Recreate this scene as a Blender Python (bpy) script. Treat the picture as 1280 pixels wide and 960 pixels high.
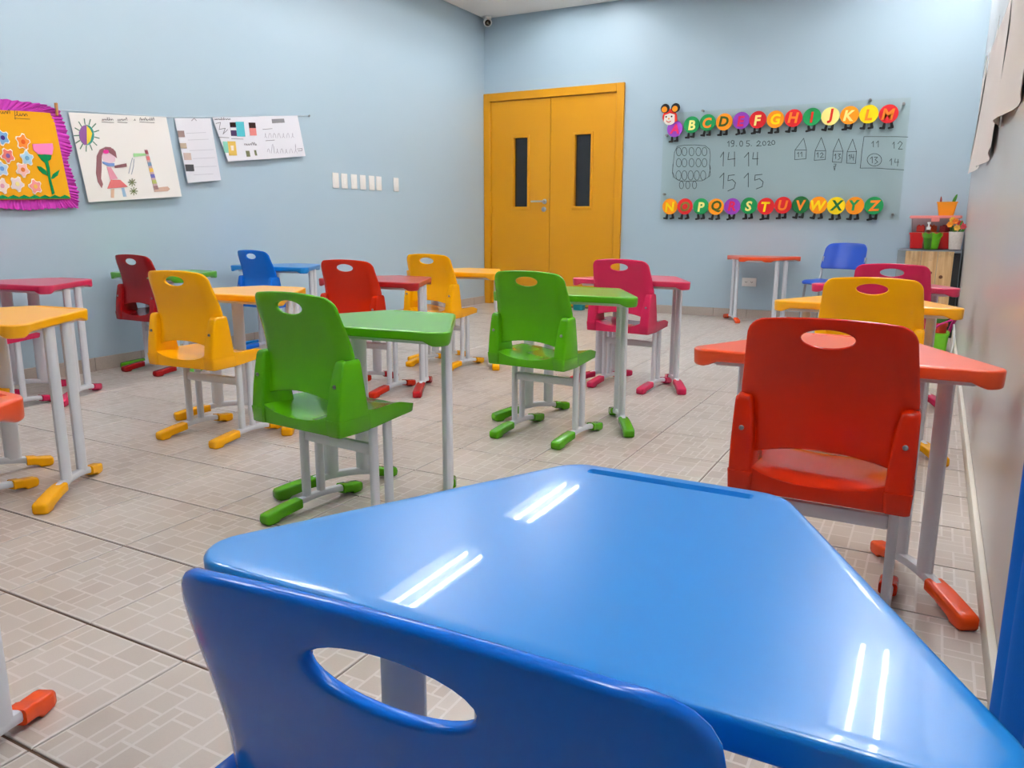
import bpy, bmesh, math, random
from mathutils import Vector, Matrix
from mathutils.geometry import delaunay_2d_cdt

for o in list(bpy.data.objects): bpy.data.objects.remove(o)
sc = bpy.context.scene
COL = sc.collection
R = math.radians
PI = math.pi
# ---------------------------------------------------------------- camera
CAM_H = 0.88
PITCH, ROLL, YAW = 0.205254, 0.0022658, 0.494092
cd = bpy.data.cameras.new('camera'); co = bpy.data.objects.new('camera', cd); COL.objects.link(co)
fwd = Vector((-math.sin(YAW)*math.cos(PITCH), math.cos(YAW)*math.cos(PITCH), -math.sin(PITCH)))
rgt = Vector((math.cos(YAW), math.sin(YAW), 0)); upv = rgt.cross(fwd)
r2 = rgt*math.cos(ROLL)+upv*math.sin(ROLL); u2 = upv*math.cos(ROLL)-rgt*math.sin(ROLL)
M = Matrix((r2, u2, -fwd)).transposed().to_4x4(); M.translation = (0, 0, CAM_H)
co.matrix_world = M
cd.sensor_fit = 'HORIZONTAL'; cd.sensor_width = 36; cd.lens = 971.82*36/1280; cd.clip_start = 0.02
sc.camera = co
# ---------------------------------------------------------------- world, exposure
TUBE_POWER = 50.0          # radiance of the fluorescent tubes
w = bpy.data.worlds.new('world'); sc.world = w; w.use_nodes = True
w.node_tree.nodes['Background'].inputs[0].default_value = (0.75, 0.85, 1, 1)
w.node_tree.nodes['Background'].inputs[1].default_value = 0.05
sc.view_settings.view_transform = 'Standard'; sc.view_settings.look = 'None'
sc.view_settings.gamma = 1; sc.view_settings.use_curve_mapping = False
sc.view_settings.exposure = 0.5

# room dimensions (metres), camera stands at x=0 y=0
XL, XR, YB, YF, ZC = -4.377, 0.182, 7.495, -2.8, 2.938

# ---------------------------------------------------------------- helpers
def lin(c):
    return tuple(((v/255)/12.92 if v/255 <= .04045 else ((v/255+.055)/1.055)**2.4) for v in c)
MATS = {}
def mat(name, c, rough=.5, spec=.5, metal=0, var=0.0, vscale=20, bump=0, bscale=200, coat=0, crough=.06, emit=None, estr=0, trans=0, alpha=1):
    if name in MATS: return MATS[name]
    m = bpy.data.materials.new(name); m.use_nodes = True
    nt = m.node_tree; b = nt.nodes['Principled BSDF']
    b.inputs['Base Color'].default_value = (*lin(c), 1)
    b.inputs['Roughness'].default_value = rough; b.inputs['Metallic'].default_value = metal
    b.inputs['Specular IOR Level'].default_value = spec
    b.inputs['Coat Weight'].default_value = coat; b.inputs['Coat Roughness'].default_value = crough
    b.inputs['Transmission Weight'].default_value = trans; b.inputs['Alpha'].default_value = alpha
    if emit: b.inputs['Emission Color'].default_value = (*lin(emit), 1); b.inputs['Emission Strength'].default_value = estr
    if var or bump:
        tc = nt.nodes.new('ShaderNodeTexCoord')
        if var:
            n = nt.nodes.new('ShaderNodeTexNoise'); n.inputs['Scale'].default_value = vscale; n.inputs['Detail'].default_value = 4
            nt.links.new(tc.outputs['Object'], n.inputs['Vector'])
            mx = nt.nodes.new('ShaderNodeMix'); mx.data_type = 'RGBA'
            l = lin(c)
            mx.inputs[6].default_value = (*[v*(1-var) for v in l], 1); mx.inputs[7].default_value = (*[min(1, v*(1+var)) for v in l], 1)
            nt.links.new(n.outputs['Fac'], mx.inputs[0]); nt.links.new(mx.outputs[2], b.inputs['Base Color'])
        if bump:
            n2 = nt.nodes.new('ShaderNodeTexNoise'); n2.inputs['Scale'].default_value = bscale; n2.inputs['Detail'].default_value = 3
            nt.links.new(tc.outputs['Object'], n2.inputs['Vector'])
            bp = nt.nodes.new('ShaderNodeBump'); bp.inputs['Strength'].default_value = bump; bp.inputs['Distance'].default_value = .002
            nt.links.new(n2.outputs['Fac'], bp.inputs['Height']); nt.links.new(bp.outputs['Normal'], b.inputs['Normal'])
    MATS[name] = m
    return m

def thin_glass(name, tint, rough=.02, ior=1.45):
    if name in MATS: return MATS[name]
    m = bpy.data.materials.new(name); m.use_nodes = True; nt = m.node_tree; nt.nodes.clear()
    o = nt.nodes.new('ShaderNodeOutputMaterial'); t = nt.nodes.new('ShaderNodeBsdfTransparent'); g = nt.nodes.new('ShaderNodeBsdfGlossy')
    f = nt.nodes.new('ShaderNodeFresnel'); f.inputs['IOR'].default_value = ior; mx = nt.nodes.new('ShaderNodeMixShader')
    t.inputs[0].default_value = (*tint, 1); g.inputs['Roughness'].default_value = rough
    ge = nt.nodes.new('ShaderNodeNewGeometry'); k = nt.nodes.new('ShaderNodeMath'); k.operation = 'MULTIPLY_ADD'; k.inputs[1].default_value = -1; k.inputs[2].default_value = 1
    k2 = nt.nodes.new('ShaderNodeMath'); k2.operation = 'MULTIPLY'
    nt.links.new(ge.outputs['Backfacing'], k.inputs[0]); nt.links.new(k.outputs[0], k2.inputs[0]); nt.links.new(f.outputs[0], k2.inputs[1])
    nt.links.new(k2.outputs[0], mx.inputs[0]); nt.links.new(t.outputs[0], mx.inputs[1]); nt.links.new(g.outputs[0], mx.inputs[2]); nt.links.new(mx.outputs[0], o.inputs[0])
    MATS[name] = m
    return m

def to_mesh(bm, name, mats, smooth=True, angle=40):
    bmesh.ops.recalc_face_normals(bm, faces=bm.faces)
    me = bpy.data.meshes.new(name); bm.to_mesh(me); bm.free()
    for m in (mats if isinstance(mats, (list, tuple)) else [mats]): me.materials.append(m)
    if smooth:
        for p in me.polygons: p.use_smooth = True
        me.set_sharp_from_angle(angle=R(angle))
    return me
def link(name, me, parent=None, loc=(0, 0, 0), rot=(0, 0, 0)):
    o = bpy.data.objects.new(name, me); COL.objects.link(o)
    o.location = loc; o.rotation_euler = rot
    if parent: o.parent = parent
    return o
def obj(name, bm, m, parent=None, loc=(0, 0, 0), rot=(0, 0, 0), smooth=True, angle=40):
    return link(name, to_mesh(bm, name, m, smooth, angle), parent, loc, rot)
def tag(o, label, cat, group=None):
    o['label'] = label; o['category'] = cat
    if group: o['group'] = group
    return o
def thing(name, label, cat, loc=(0, 0, 0), rz=0, group=None):
    o = bpy.data.objects.new(name, None); COL.objects.link(o); o.empty_display_size = .05
    o.location = loc; o.rotation_euler = (0, 0, rz)
    return tag(o, label, cat, group)
def struct(o):
    o['kind'] = 'structure'; return o

def box(bm, lo, hi, bev=0, seg=2, mi=0):
    x0, y0, z0 = lo; x1, y1, z1 = hi
    vs = [bm.verts.new(v) for v in ((x0, y0, z0), (x1, y0, z0), (x1, y1, z0), (x0, y1, z0), (x0, y0, z1), (x1, y0, z1), (x1, y1, z1), (x0, y1, z1))]
    fs = [bm.faces.new([vs[i] for i in f]) for f in ((3, 2, 1, 0), (4, 5, 6, 7), (0, 1, 5, 4), (1, 2, 6, 5), (2, 3, 7, 6), (3, 0, 4, 7))]
    for f in fs: f.material_index = mi
    if bev:
        es = list({e for f in fs for e in f.edges})
        bmesh.ops.bevel(bm, geom=es, offset=bev, segments=seg, affect='EDGES', profile=.5, clamp_overlap=True)
    return bm
def nb(): return bmesh.new()
def bbox(lo, hi, bev=0, seg=2): return box(nb(), lo, hi, bev, seg)
def prism(bm, pts, a, b, axis='z', bev=0, seg=2, mi=0):
    """extrude a 2d outline; axis z: (x,y), axis y: (x,z), axis x: (y,z)"""
    def P(p, h): return (p[0], p[1], h) if axis == 'z' else ((p[0], h, p[1]) if axis == 'y' else (h, p[0], p[1]))
    A = [bm.verts.new(P(p, a)) for p in pts]; B = [bm.verts.new(P(p, b)) for p in pts]
    n = len(pts); fs = [bm.faces.new(A), bm.faces.new(B[::-1])]
    for f in fs: f.material_index = mi
    for i in range(n):
        f = bm.faces.new((A[i], B[i], B[(i+1) % n], A[(i+1) % n])); f.material_index = mi
    if bev: bmesh.ops.bevel(bm, geom=[e for f in fs for e in f.edges], offset=bev, segments=seg, affect='EDGES', clamp_overlap=True)
    return bm
def lathe(bm, prof, n=20, c=(0, 0, 0), cap=True, axis='z'):
    rings = []
    for r, h in prof:
        ring = []
        for i in range(n):
            a = 2*PI*i/n; x, y = r*math.cos(a), r*math.sin(a)
            q = (x, y, h) if axis == 'z' else ((x, h, y) if axis == 'y' else (h, x, y))
            ring.append(bm.verts.new((c[0]+q[0], c[1]+q[1], c[2]+q[2])))
        rings.append(ring)
    for A, B in zip(rings, rings[1:]):
        for i in range(n): bm.faces.new((A[i], A[(i+1) % n], B[(i+1) % n], B[i]))
    if cap: bm.faces.new(rings[0][::-1]); bm.faces.new(rings[-1])
    return bm
def loft(bm, secs, cap=True):
    """secs: list of closed rings of 3d points"""
    rings = [[bm.verts.new(p) for p in s] for s in secs]
    n = len(rings[0])
    for A, B in zip(rings, rings[1:]):
        for i in range(n): bm.faces.new((A[i], A[(i+1) % n], B[(i+1) % n], B[i]))
    if cap: bm.faces.new(rings[0][::-1]); bm.faces.new(rings[-1])
    return bm
def rrect(w, h, r, n=3):
    """rounded rectangle outline centred at 0, ccw"""
    out = []
    for cx, cy, a0 in ((w/2-r, h/2-r, 0), (-w/2+r, h/2-r, 90), (-w/2+r, -h/2+r, 180), (w/2-r, -h/2+r, 270)):
        for i in range(n+1):
            a = R(a0+90*i/n); out.append((cx+r*math.cos(a), cy+r*math.sin(a)))
    return out
def sweep(bm, path, sec, up=(0, 0, 1), cap=True, scale=None):
    """sweep a 2d section (side, up) along a path of points"""
    P = [Vector(p) for p in path]; secs = []
    for i, p in enumerate(P):
        t = (P[min(i+1, len(P)-1)]-P[max(i-1, 0)]).normalized()
        s = t.cross(Vector(up)).normalized(); u = s.cross(t)
        k = scale[i] if scale else 1
        secs.append([p+s*a*k+u*b*k for a, b in sec])
    return loft(bm, secs, cap)
def circ(r, n=10): return [(r*math.cos(2*PI*i/n), r*math.sin(2*PI*i/n)) for i in range(n)]
def round_poly(pts, rad, n=5):
    """round the corners of a convex polygon; rad per corner"""
    out = []; N = len(pts)
    for i in range(N):
        p0, p, p1 = Vector(pts[i-1]), Vector(pts[i]), Vector(pts[(i+1) % N])
        a = (p0-p).normalized(); b = (p1-p).normalized(); th = a.angle(b); r = rad[i]
        d = r/math.tan(th/2); c = p+(a+b).normalized()*(r/math.sin(th/2))
        s, e = p+a*d-c, p+b*d-c
        a0 = math.atan2(s.y, s.x); a1 = math.atan2(e.y, e.x)
        da = (a1-a0+PI) % (2*PI)-PI
        for k in range(n+1): out.append((c.x+r*math.cos(a0+da*k/n), c.y+r*math.sin(a0+da*k/n)))
    return out
def resample(poly, step):
    out = []
    for i in range(len(poly)):
        a, b = Vector(poly[i]), Vector(poly[(i+1) % len(poly)]); L = (b-a).length
        if L < 1e-6: continue
        n = max(1, int(round(L/step)))
        for k in range(n): out.append(tuple(a.lerp(b, k/n)))
    return out
def inside(p, poly):
    x, y = p; c = False; n = len(poly); j = n-1
    for i in range(n):
        xi, yi = poly[i]; xj, yj = poly[j]
        if (yi > y) != (yj > y) and x < (xj-xi)*(y-yi)/(yj-yi)+xi: c = not c
        j = i
    return c
def pdist(p, poly):
    best = 9; px, py = p
    for i in range(len(poly)):
        ax, ay = poly[i]; bx, by = poly[(i+1) % len(poly)]; dx, dy = bx-ax, by-ay
        t = max(0, min(1, ((px-ax)*dx+(py-ay)*dy)/(dx*dx+dy*dy+1e-12)))
        d = math.hypot(px-ax-t*dx, py-ay-t*dy); best = min(best, d)
    return best
def plate(outline, holes, step, fa, fb, bev=.003, seg=3, loops=()):
    """solid sheet: 2d outline with holes, triangulated, mapped by fa (face a) and fb (face b), rim bevelled"""
    outline = resample(outline, step); holes = [resample(h, step*.5) for h in holes]; loops = [resample(l, step) for l in loops]
    V = []; E = []
    for lp in [outline]+holes+list(loops):
        s = len(V); V += lp; E += [(s+i, s+(i+1) % len(lp)) for i in range(len(lp))]
    xs = [p[0] for p in outline]; ys = [p[1] for p in outline]; allp = [outline]+holes+list(loops)
    nx = int((max(xs)-min(xs))/step)+1; ny = int((max(ys)-min(ys))/step)+1
    for i in range(nx+1):
        for j in range(ny+1):
            q = (min(xs)+step*(i+(.25 if j % 2 else -.25)), min(ys)+step*j)
            if inside(q, outline) and not any(inside(q, h) for h in holes) and min(pdist(q, l) for l in allp) > step*.55: V.append(q)
    vs, es, fs, *_ = delaunay_2d_cdt([Vector(v) for v in V], E, [], 0, 1e-6)
    tri = []
    for f in fs:
        c = ((vs[f[0]].x+vs[f[1]].x+vs[f[2]].x)/3, (vs[f[0]].y+vs[f[1]].y+vs[f[2]].y)/3)
        if inside(c, outline) and not any(inside(c, h) for h in holes): tri.append(f)
    bm = nb()
    A = [bm.verts.new(fa(v.x, v.y)) for v in vs]; B = [bm.verts.new(fb(v.x, v.y)) for v in vs]
    cnt = {}
    for f in tri:
        bm.faces.new([A[i] for i in f]); bm.faces.new([B[i] for i in reversed(f)])
        for k in range(3):
            e = (f[k], f[(k+1) % 3]); cnt[tuple(sorted(e))] = cnt.get(tuple(sorted(e)), 0)+1
            cnt[('d',)+tuple(sorted(e))] = e
    rim = []
    for e, c in list(cnt.items()):
        if c == 1 and len(e) == 2:
            i, j = cnt[('d',)+e]
            bm.faces.new((A[j], A[i], B[i], B[j])); rim.append((A[i], A[j])); rim.append((B[i], B[j]))
    bmesh.ops.delete(bm, geom=[v for v in bm.verts if not v.link_faces], context='VERTS')
    if bev:
        ed = [bm.edges.get(r) for r in rim]
        bmesh.ops.bevel(bm, geom=[e for e in ed if e], offset=bev, segments=seg, affect='EDGES', profile=.5, clamp_overlap=True)
    return bm
def ribbon(bm, pts, wd, plane, h, t=.0006, mi=0):
    """thin pen line; plane 'y': pts (x,z) at y=h facing -y ; plane 'x': pts (y,z) at x=h facing +x ; plane 'z': (x,y)"""
    for a, b in zip(pts, pts[1:]):
        a, b = Vector(a), Vector(b); d = b-a
        if d.length < 1e-5: continue
        d.normalize(); n = Vector((-d.y, d.x))*wd/2; e = d*wd*.3
        q = [a-e+n, a-e-n, b+e-n, b+e+n]
        s = -t if plane == 'y' else t
        prism(bm, [(v.x, v.y) for v in q], h, h+s, axis=plane, mi=mi)
    return bm
# ---------------------------------------------------------------- measured outlines (metres on the wall planes)
LET={'A':(-2.282,1.742),'B':(-2.123,1.77),'C':(-1.975,1.781),'D':(-1.823,1.779),'E':(-1.671,1.782),'F':(-1.525,1.781),'G':(-1.373,1.776),'H':(-1.221,1.777),'I':(-1.068,1.779),'J':(-0.919,1.775),'K':(-0.767,1.775),'L':(-0.617,1.774),'M':(-0.466,1.768),'N':(-2.297,1.031),'O':(-2.151,1.03),'P':(-1.998,1.029),'Q':(-1.857,1.025),'R':(-1.707,1.027),'S':(-1.556,1.032),'T':(-1.405,1.026),'U':(-1.257,1.034),'V':(-1.106,1.036),'W':(-0.958,1.032),'X':(-0.812,1.026),'Y':(-0.662,1.025),'Z':(-0.512,1.024)}
INK={'ovals':[[(-2.211,1.534),(-2.214,1.514),(-2.222,1.501),(-2.234,1.496),(-2.247,1.502),(-2.256,1.516),(-2.26,1.535),(-2.258,1.555),(-2.25,1.568),(-2.238,1.573),(-2.225,1.567),(-2.216,1.553),(-2.211,1.534)],[(-2.157,1.531),(-2.16,1.512),(-2.168,1.499),(-2.18,1.494),(-2.192,1.5),(-2.202,1.514),(-2.206,1.533),(-2.204,1.552),(-2.196,1.566),(-2.184,1.571),(-2.171,1.565),(-2.162,1.551),(-2.157,1.531)],[(-2.09,1.529),(-2.092,1.51),(-2.1,1.496),(-2.112,1.491),(-2.124,1.497),(-2.134,1.511),(-2.138,1.531),(-2.136,1.55),(-2.128,1.563),(-2.116,1.568),(-2.104,1.562),(-2.094,1.548),(-2.09,1.529)],[(-2.025,1.526),(-2.027,1.507),(-2.035,1.494),(-2.047,1.489),(-2.059,1.495),(-2.069,1.509),(-2.073,1.528),(-2.07,1.547),(-2.062,1.561),(-2.051,1.565),(-2.038,1.56),(-2.029,1.546),(-2.025,1.526)],[(-1.968,1.524),(-1.97,1.505),(-1.978,1.492),(-1.99,1.487),(-2.002,1.493),(-2.012,1.507),(-2.016,1.526),(-2.014,1.545),(-2.006,1.558),(-1.994,1.563),(-1.982,1.558),(-1.972,1.543),(-1.968,1.524)],[(-2.207,1.432),(-2.209,1.413),(-2.217,1.399),(-2.229,1.394),(-2.242,1.4),(-2.252,1.414),(-2.256,1.434),(-2.253,1.453),(-2.245,1.467),(-2.233,1.472),(-2.22,1.466),(-2.211,1.452),(-2.207,1.432)],[(-2.152,1.43),(-2.155,1.411),(-2.163,1.397),(-2.175,1.393),(-2.188,1.398),(-2.197,1.413),(-2.201,1.432),(-2.199,1.451),(-2.191,1.465),(-2.179,1.47),(-2.166,1.464),(-2.157,1.45),(-2.152,1.43)],[(-2.085,1.428),(-2.087,1.409),(-2.095,1.395),(-2.107,1.391),(-2.119,1.396),(-2.129,1.41),(-2.133,1.43),(-2.131,1.449),(-2.123,1.463),(-2.111,1.468),(-2.098,1.462),(-2.089,1.448),(-2.085,1.428)],[(-2.019,1.426),(-2.022,1.407),(-2.03,1.393),(-2.042,1.389),(-2.054,1.394),(-2.063,1.408),(-2.068,1.428),(-2.065,1.447),(-2.057,1.461),(-2.045,1.465),(-2.033,1.46),(-2.024,1.445),(-2.019,1.426)],[(-1.963,1.424),(-1.965,1.405),(-1.973,1.392),(-1.985,1.387),(-1.997,1.392),(-2.006,1.407),(-2.01,1.426),(-2.008,1.445),(-2.0,1.459),(-1.989,1.463),(-1.976,1.458),(-1.967,1.444),(-1.963,1.424)],[(-2.202,1.316),(-2.204,1.295),(-2.213,1.279),(-2.226,1.273),(-2.239,1.279),(-2.249,1.296),(-2.254,1.318),(-2.251,1.34),(-2.242,1.355),(-2.23,1.361),(-2.217,1.355),(-2.207,1.338),(-2.202,1.316)],[(-2.146,1.315),(-2.148,1.293),(-2.157,1.277),(-2.169,1.272),(-2.182,1.278),(-2.192,1.294),(-2.197,1.316),(-2.195,1.338),(-2.186,1.354),(-2.173,1.359),(-2.16,1.353),(-2.15,1.337),(-2.146,1.315)],[(-2.086,1.313),(-2.088,1.292),(-2.097,1.276),(-2.109,1.271),(-2.122,1.277),(-2.132,1.293),(-2.137,1.315),(-2.134,1.336),(-2.126,1.352),(-2.113,1.358),(-2.1,1.351),(-2.09,1.335),(-2.086,1.313)],[(-2.028,1.312),(-2.03,1.29),(-2.038,1.275),(-2.05,1.269),(-2.063,1.275),(-2.073,1.291),(-2.078,1.313),(-2.076,1.335),(-2.067,1.351),(-2.055,1.356),(-2.042,1.35),(-2.032,1.334),(-2.028,1.312)],[(-1.968,1.311),(-1.97,1.289),(-1.978,1.273),(-1.99,1.268),(-2.003,1.274),(-2.013,1.29),(-2.018,1.312),(-2.015,1.333),(-2.007,1.349),(-1.995,1.354),(-1.982,1.348),(-1.972,1.332),(-1.968,1.311)],[(-2.175,1.228),(-2.177,1.211),(-2.184,1.198),(-2.194,1.193),(-2.205,1.198),(-2.213,1.211),(-2.216,1.229),(-2.214,1.246),(-2.208,1.259),(-2.198,1.264),(-2.187,1.259),(-2.179,1.246),(-2.175,1.228)],[(-2.114,1.227),(-2.116,1.209),(-2.123,1.197),(-2.133,1.192),(-2.143,1.197),(-2.151,1.21),(-2.155,1.228),(-2.153,1.245),(-2.146,1.258),(-2.136,1.262),(-2.126,1.257),(-2.118,1.244),(-2.114,1.227)],[(-2.05,1.226),(-2.052,1.208),(-2.059,1.196),(-2.069,1.191),(-2.079,1.196),(-2.087,1.209),(-2.091,1.226),(-2.089,1.244),(-2.082,1.257),(-2.072,1.261),(-2.062,1.256),(-2.054,1.243),(-2.05,1.226)],[(-2.253,1.581),(-2.188,1.591),(-2.087,1.589),(-1.987,1.577),(-1.946,1.545),(-1.935,1.488),(-1.938,1.403),(-1.925,1.316),(-1.937,1.298)],[(-2.253,1.581),(-2.277,1.529),(-2.283,1.442),(-2.289,1.345),(-2.276,1.296)],[(-2.287,1.421),(-2.289,1.353),(-2.261,1.293),(-2.213,1.268),(-2.141,1.262),(-2.0,1.263),(-1.942,1.296),(-1.928,1.372),(-1.938,1.41)]],'date':[[(-1.785,1.595),(-1.772,1.608),(-1.769,1.561)],[(-1.725,1.592),(-1.739,1.583),(-1.754,1.598),(-1.744,1.613),(-1.726,1.609),(-1.725,1.592),(-1.728,1.564),(-1.747,1.56)],[(-1.704,1.565),(-1.698,1.563)],[(-1.647,1.581),(-1.648,1.569),(-1.652,1.561),(-1.658,1.558),(-1.665,1.561),(-1.671,1.57),(-1.673,1.582),(-1.672,1.594),(-1.668,1.603),(-1.661,1.606),(-1.655,1.602),(-1.649,1.593),(-1.647,1.581)],[(-1.586,1.604),(-1.612,1.604),(-1.613,1.582),(-1.594,1.582),(-1.584,1.569),(-1.595,1.557),(-1.614,1.56)],[(-1.572,1.562),(-1.566,1.56)],[(-1.522,1.583),(-1.509,1.601),(-1.492,1.589),(-1.502,1.569),(-1.523,1.556),(-1.479,1.557)],[(-1.443,1.575),(-1.444,1.566),(-1.449,1.56),(-1.455,1.557),(-1.463,1.56),(-1.468,1.567),(-1.471,1.576),(-1.469,1.585),(-1.465,1.592),(-1.458,1.594),(-1.451,1.591),(-1.445,1.584),(-1.443,1.575)],[(-1.43,1.584),(-1.417,1.595),(-1.406,1.58),(-1.423,1.559),(-1.396,1.559)],[(-1.365,1.578),(-1.366,1.569),(-1.371,1.563),(-1.378,1.561),(-1.385,1.563),(-1.39,1.57),(-1.393,1.579),(-1.391,1.588),(-1.387,1.595),(-1.38,1.597),(-1.373,1.594),(-1.368,1.587),(-1.365,1.578)]],'numbers':[[(-1.842,1.47),(-1.815,1.516),(-1.812,1.389)],[(-1.766,1.51),(-1.772,1.446),(-1.707,1.452)],[(-1.716,1.513),(-1.708,1.384)],[(-1.624,1.46),(-1.589,1.503),(-1.581,1.382)],[(-1.545,1.501),(-1.55,1.444),(-1.501,1.446)],[(-1.51,1.502),(-1.507,1.389)],[(-1.838,1.288),(-1.801,1.328),(-1.8,1.187)],[(-1.703,1.309),(-1.758,1.305),(-1.761,1.258),(-1.72,1.267),(-1.69,1.238),(-1.701,1.19),(-1.756,1.166)],[(-1.616,1.28),(-1.58,1.322),(-1.573,1.198)],[(-1.457,1.307),(-1.518,1.302),(-1.52,1.257),(-1.478,1.27),(-1.444,1.242),(-1.45,1.2),(-1.501,1.18)]],'houses':[[(-1.189,1.508),(-1.124,1.604),(-1.093,1.504),(-1.189,1.508),(-1.186,1.426),(-1.093,1.43),(-1.093,1.504)],[(-1.021,1.495),(-0.979,1.604),(-0.934,1.491),(-1.021,1.495),(-1.022,1.415),(-0.932,1.418),(-0.934,1.491)],[(-0.873,1.485),(-0.837,1.587),(-0.795,1.482),(-0.873,1.485),(-0.873,1.396),(-0.8,1.389),(-0.795,1.482)],[(-0.761,1.476),(-0.726,1.579),(-0.688,1.476),(-0.761,1.476),(-0.758,1.382),(-0.687,1.377),(-0.688,1.476)],[(-1.169,1.475),(-1.158,1.488),(-1.155,1.448)],[(-1.142,1.475),(-1.131,1.489),(-1.128,1.449)],[(-1.007,1.465),(-0.996,1.479),(-0.993,1.439)],[(-0.977,1.466),(-0.963,1.477),(-0.953,1.463),(-0.974,1.435),(-0.947,1.438)],[(-0.862,1.448),(-0.851,1.462),(-0.848,1.422)],[(-0.833,1.461),(-0.812,1.46),(-0.826,1.446),(-0.811,1.429),(-0.829,1.412)],[(-0.747,1.44),(-0.736,1.453),(-0.733,1.414)],[(-0.723,1.454),(-0.723,1.426),(-0.704,1.427)],[(-0.708,1.454),(-0.706,1.404)],[(-0.86,1.378),(-0.841,1.377),(-0.844,1.36),(-0.859,1.36),(-0.85,1.325),(-0.846,1.356)]],'box':[[(-0.304,1.576),(-0.387,1.583),(-0.639,1.595),(-0.645,1.476),(-0.646,1.338),(-0.526,1.335),(-0.444,1.326),(-0.31,1.314)],[(-0.575,1.538),(-0.563,1.554),(-0.559,1.507)],[(-0.54,1.538),(-0.525,1.555),(-0.521,1.505)],[(-0.415,1.524),(-0.404,1.541),(-0.399,1.49)],[(-0.375,1.525),(-0.36,1.545),(-0.342,1.528),(-0.366,1.482),(-0.336,1.481)],[(-0.486,1.401),(-0.488,1.384),(-0.496,1.369),(-0.51,1.358),(-0.528,1.353),(-0.547,1.353),(-0.566,1.36),(-0.582,1.372),(-0.593,1.387),(-0.598,1.405),(-0.596,1.422),(-0.587,1.437),(-0.574,1.447),(-0.556,1.453),(-0.536,1.452),(-0.518,1.445),(-0.502,1.433),(-0.491,1.418),(-0.486,1.401)],[(-0.574,1.412),(-0.561,1.429),(-0.556,1.377)],[(-0.546,1.424),(-0.519,1.423),(-0.536,1.404),(-0.514,1.384),(-0.537,1.368)],[(-0.424,1.389),(-0.412,1.407),(-0.408,1.355)],[(-0.383,1.406),(-0.384,1.376),(-0.354,1.378)],[(-0.361,1.401),(-0.361,1.345)]]}
Q_poster=[(2.472,1.461),(2.756,1.478),(2.795,1.003),(2.412,0.989)]
Q_draw=[(2.85,1.478),(3.495,1.524),(3.542,1.038),(2.9,0.987)]
Q_list=[(3.556,1.525),(3.843,1.556),(3.875,1.156),(3.6,1.125)]
Q_masks=[(3.856,1.563),(4.285,1.616),(4.323,1.326),(3.948,1.283)]
Q_sheet=[(4.285,1.618),(4.671,1.668),(4.713,1.374),(4.327,1.326)]
PO={'flowers':[[(2.57,1.294)],[(2.48,1.216)],[(2.579,1.211)],[(2.548,1.149)],[(2.44,1.148)],[(2.508,1.073)],[(2.603,1.064)],[(2.429,1.06)],[(2.467,1.306)]],'tulip':[[(2.62,1.287),(2.731,1.3),(2.732,1.275),(2.72,1.239),(2.643,1.237),(2.62,1.256)]],'stem':[[(2.639,1.236),(2.657,1.234),(2.679,1.237),(2.701,1.237),(2.717,1.235),(2.71,1.213),(2.693,1.202),(2.697,1.166),(2.695,1.109),(2.706,1.031),(2.691,1.023),(2.683,1.095),(2.679,1.165),(2.675,1.193),(2.657,1.206)]],'leaf':[[(2.628,1.173),(2.649,1.171),(2.676,1.151),(2.68,1.123),(2.652,1.136),(2.636,1.152)],[(2.697,1.11),(2.711,1.135),(2.752,1.161),(2.737,1.129),(2.708,1.109)]],'ruf':[[(2.475,1.501),(2.597,1.506),(2.711,1.503),(2.783,1.481),(2.791,1.394),(2.814,1.289),(2.775,1.225),(2.794,1.187),(2.806,1.122),(2.796,1.078),(2.823,1.035),(2.823,0.968),(2.767,0.96),(2.629,0.943),(2.529,0.956),(2.404,0.947)]],'title':[[(2.467,1.427),(2.468,1.429),(2.47,1.435),(2.474,1.438),(2.477,1.436),(2.478,1.431),(2.478,1.428),(2.482,1.428),(2.487,1.432),(2.489,1.437),(2.489,1.44),(2.488,1.437),(2.489,1.432),(2.493,1.43),(2.497,1.43),(2.497,1.433),(2.5,1.439),(2.504,1.442),(2.507,1.439),(2.508,1.434),(2.508,1.432),(2.512,1.432),(2.513,1.437),(2.516,1.448),(2.52,1.454),(2.523,1.449),(2.524,1.439),(2.523,1.433)],[(2.549,1.453),(2.547,1.406)],[(2.552,1.425),(2.559,1.431),(2.562,1.444),(2.562,1.45),(2.56,1.444),(2.561,1.432),(2.566,1.426),(2.568,1.426),(2.574,1.43),(2.577,1.436),(2.577,1.439),(2.575,1.436),(2.577,1.43),(2.582,1.428),(2.584,1.428),(2.585,1.431),(2.588,1.438),(2.592,1.441),(2.596,1.439),(2.598,1.433),(2.598,1.43),(2.6,1.43),(2.601,1.433),(2.604,1.439),(2.608,1.442),(2.612,1.44),(2.614,1.434),(2.614,1.432)],[(2.544,1.412),(2.625,1.416)]]}
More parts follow.
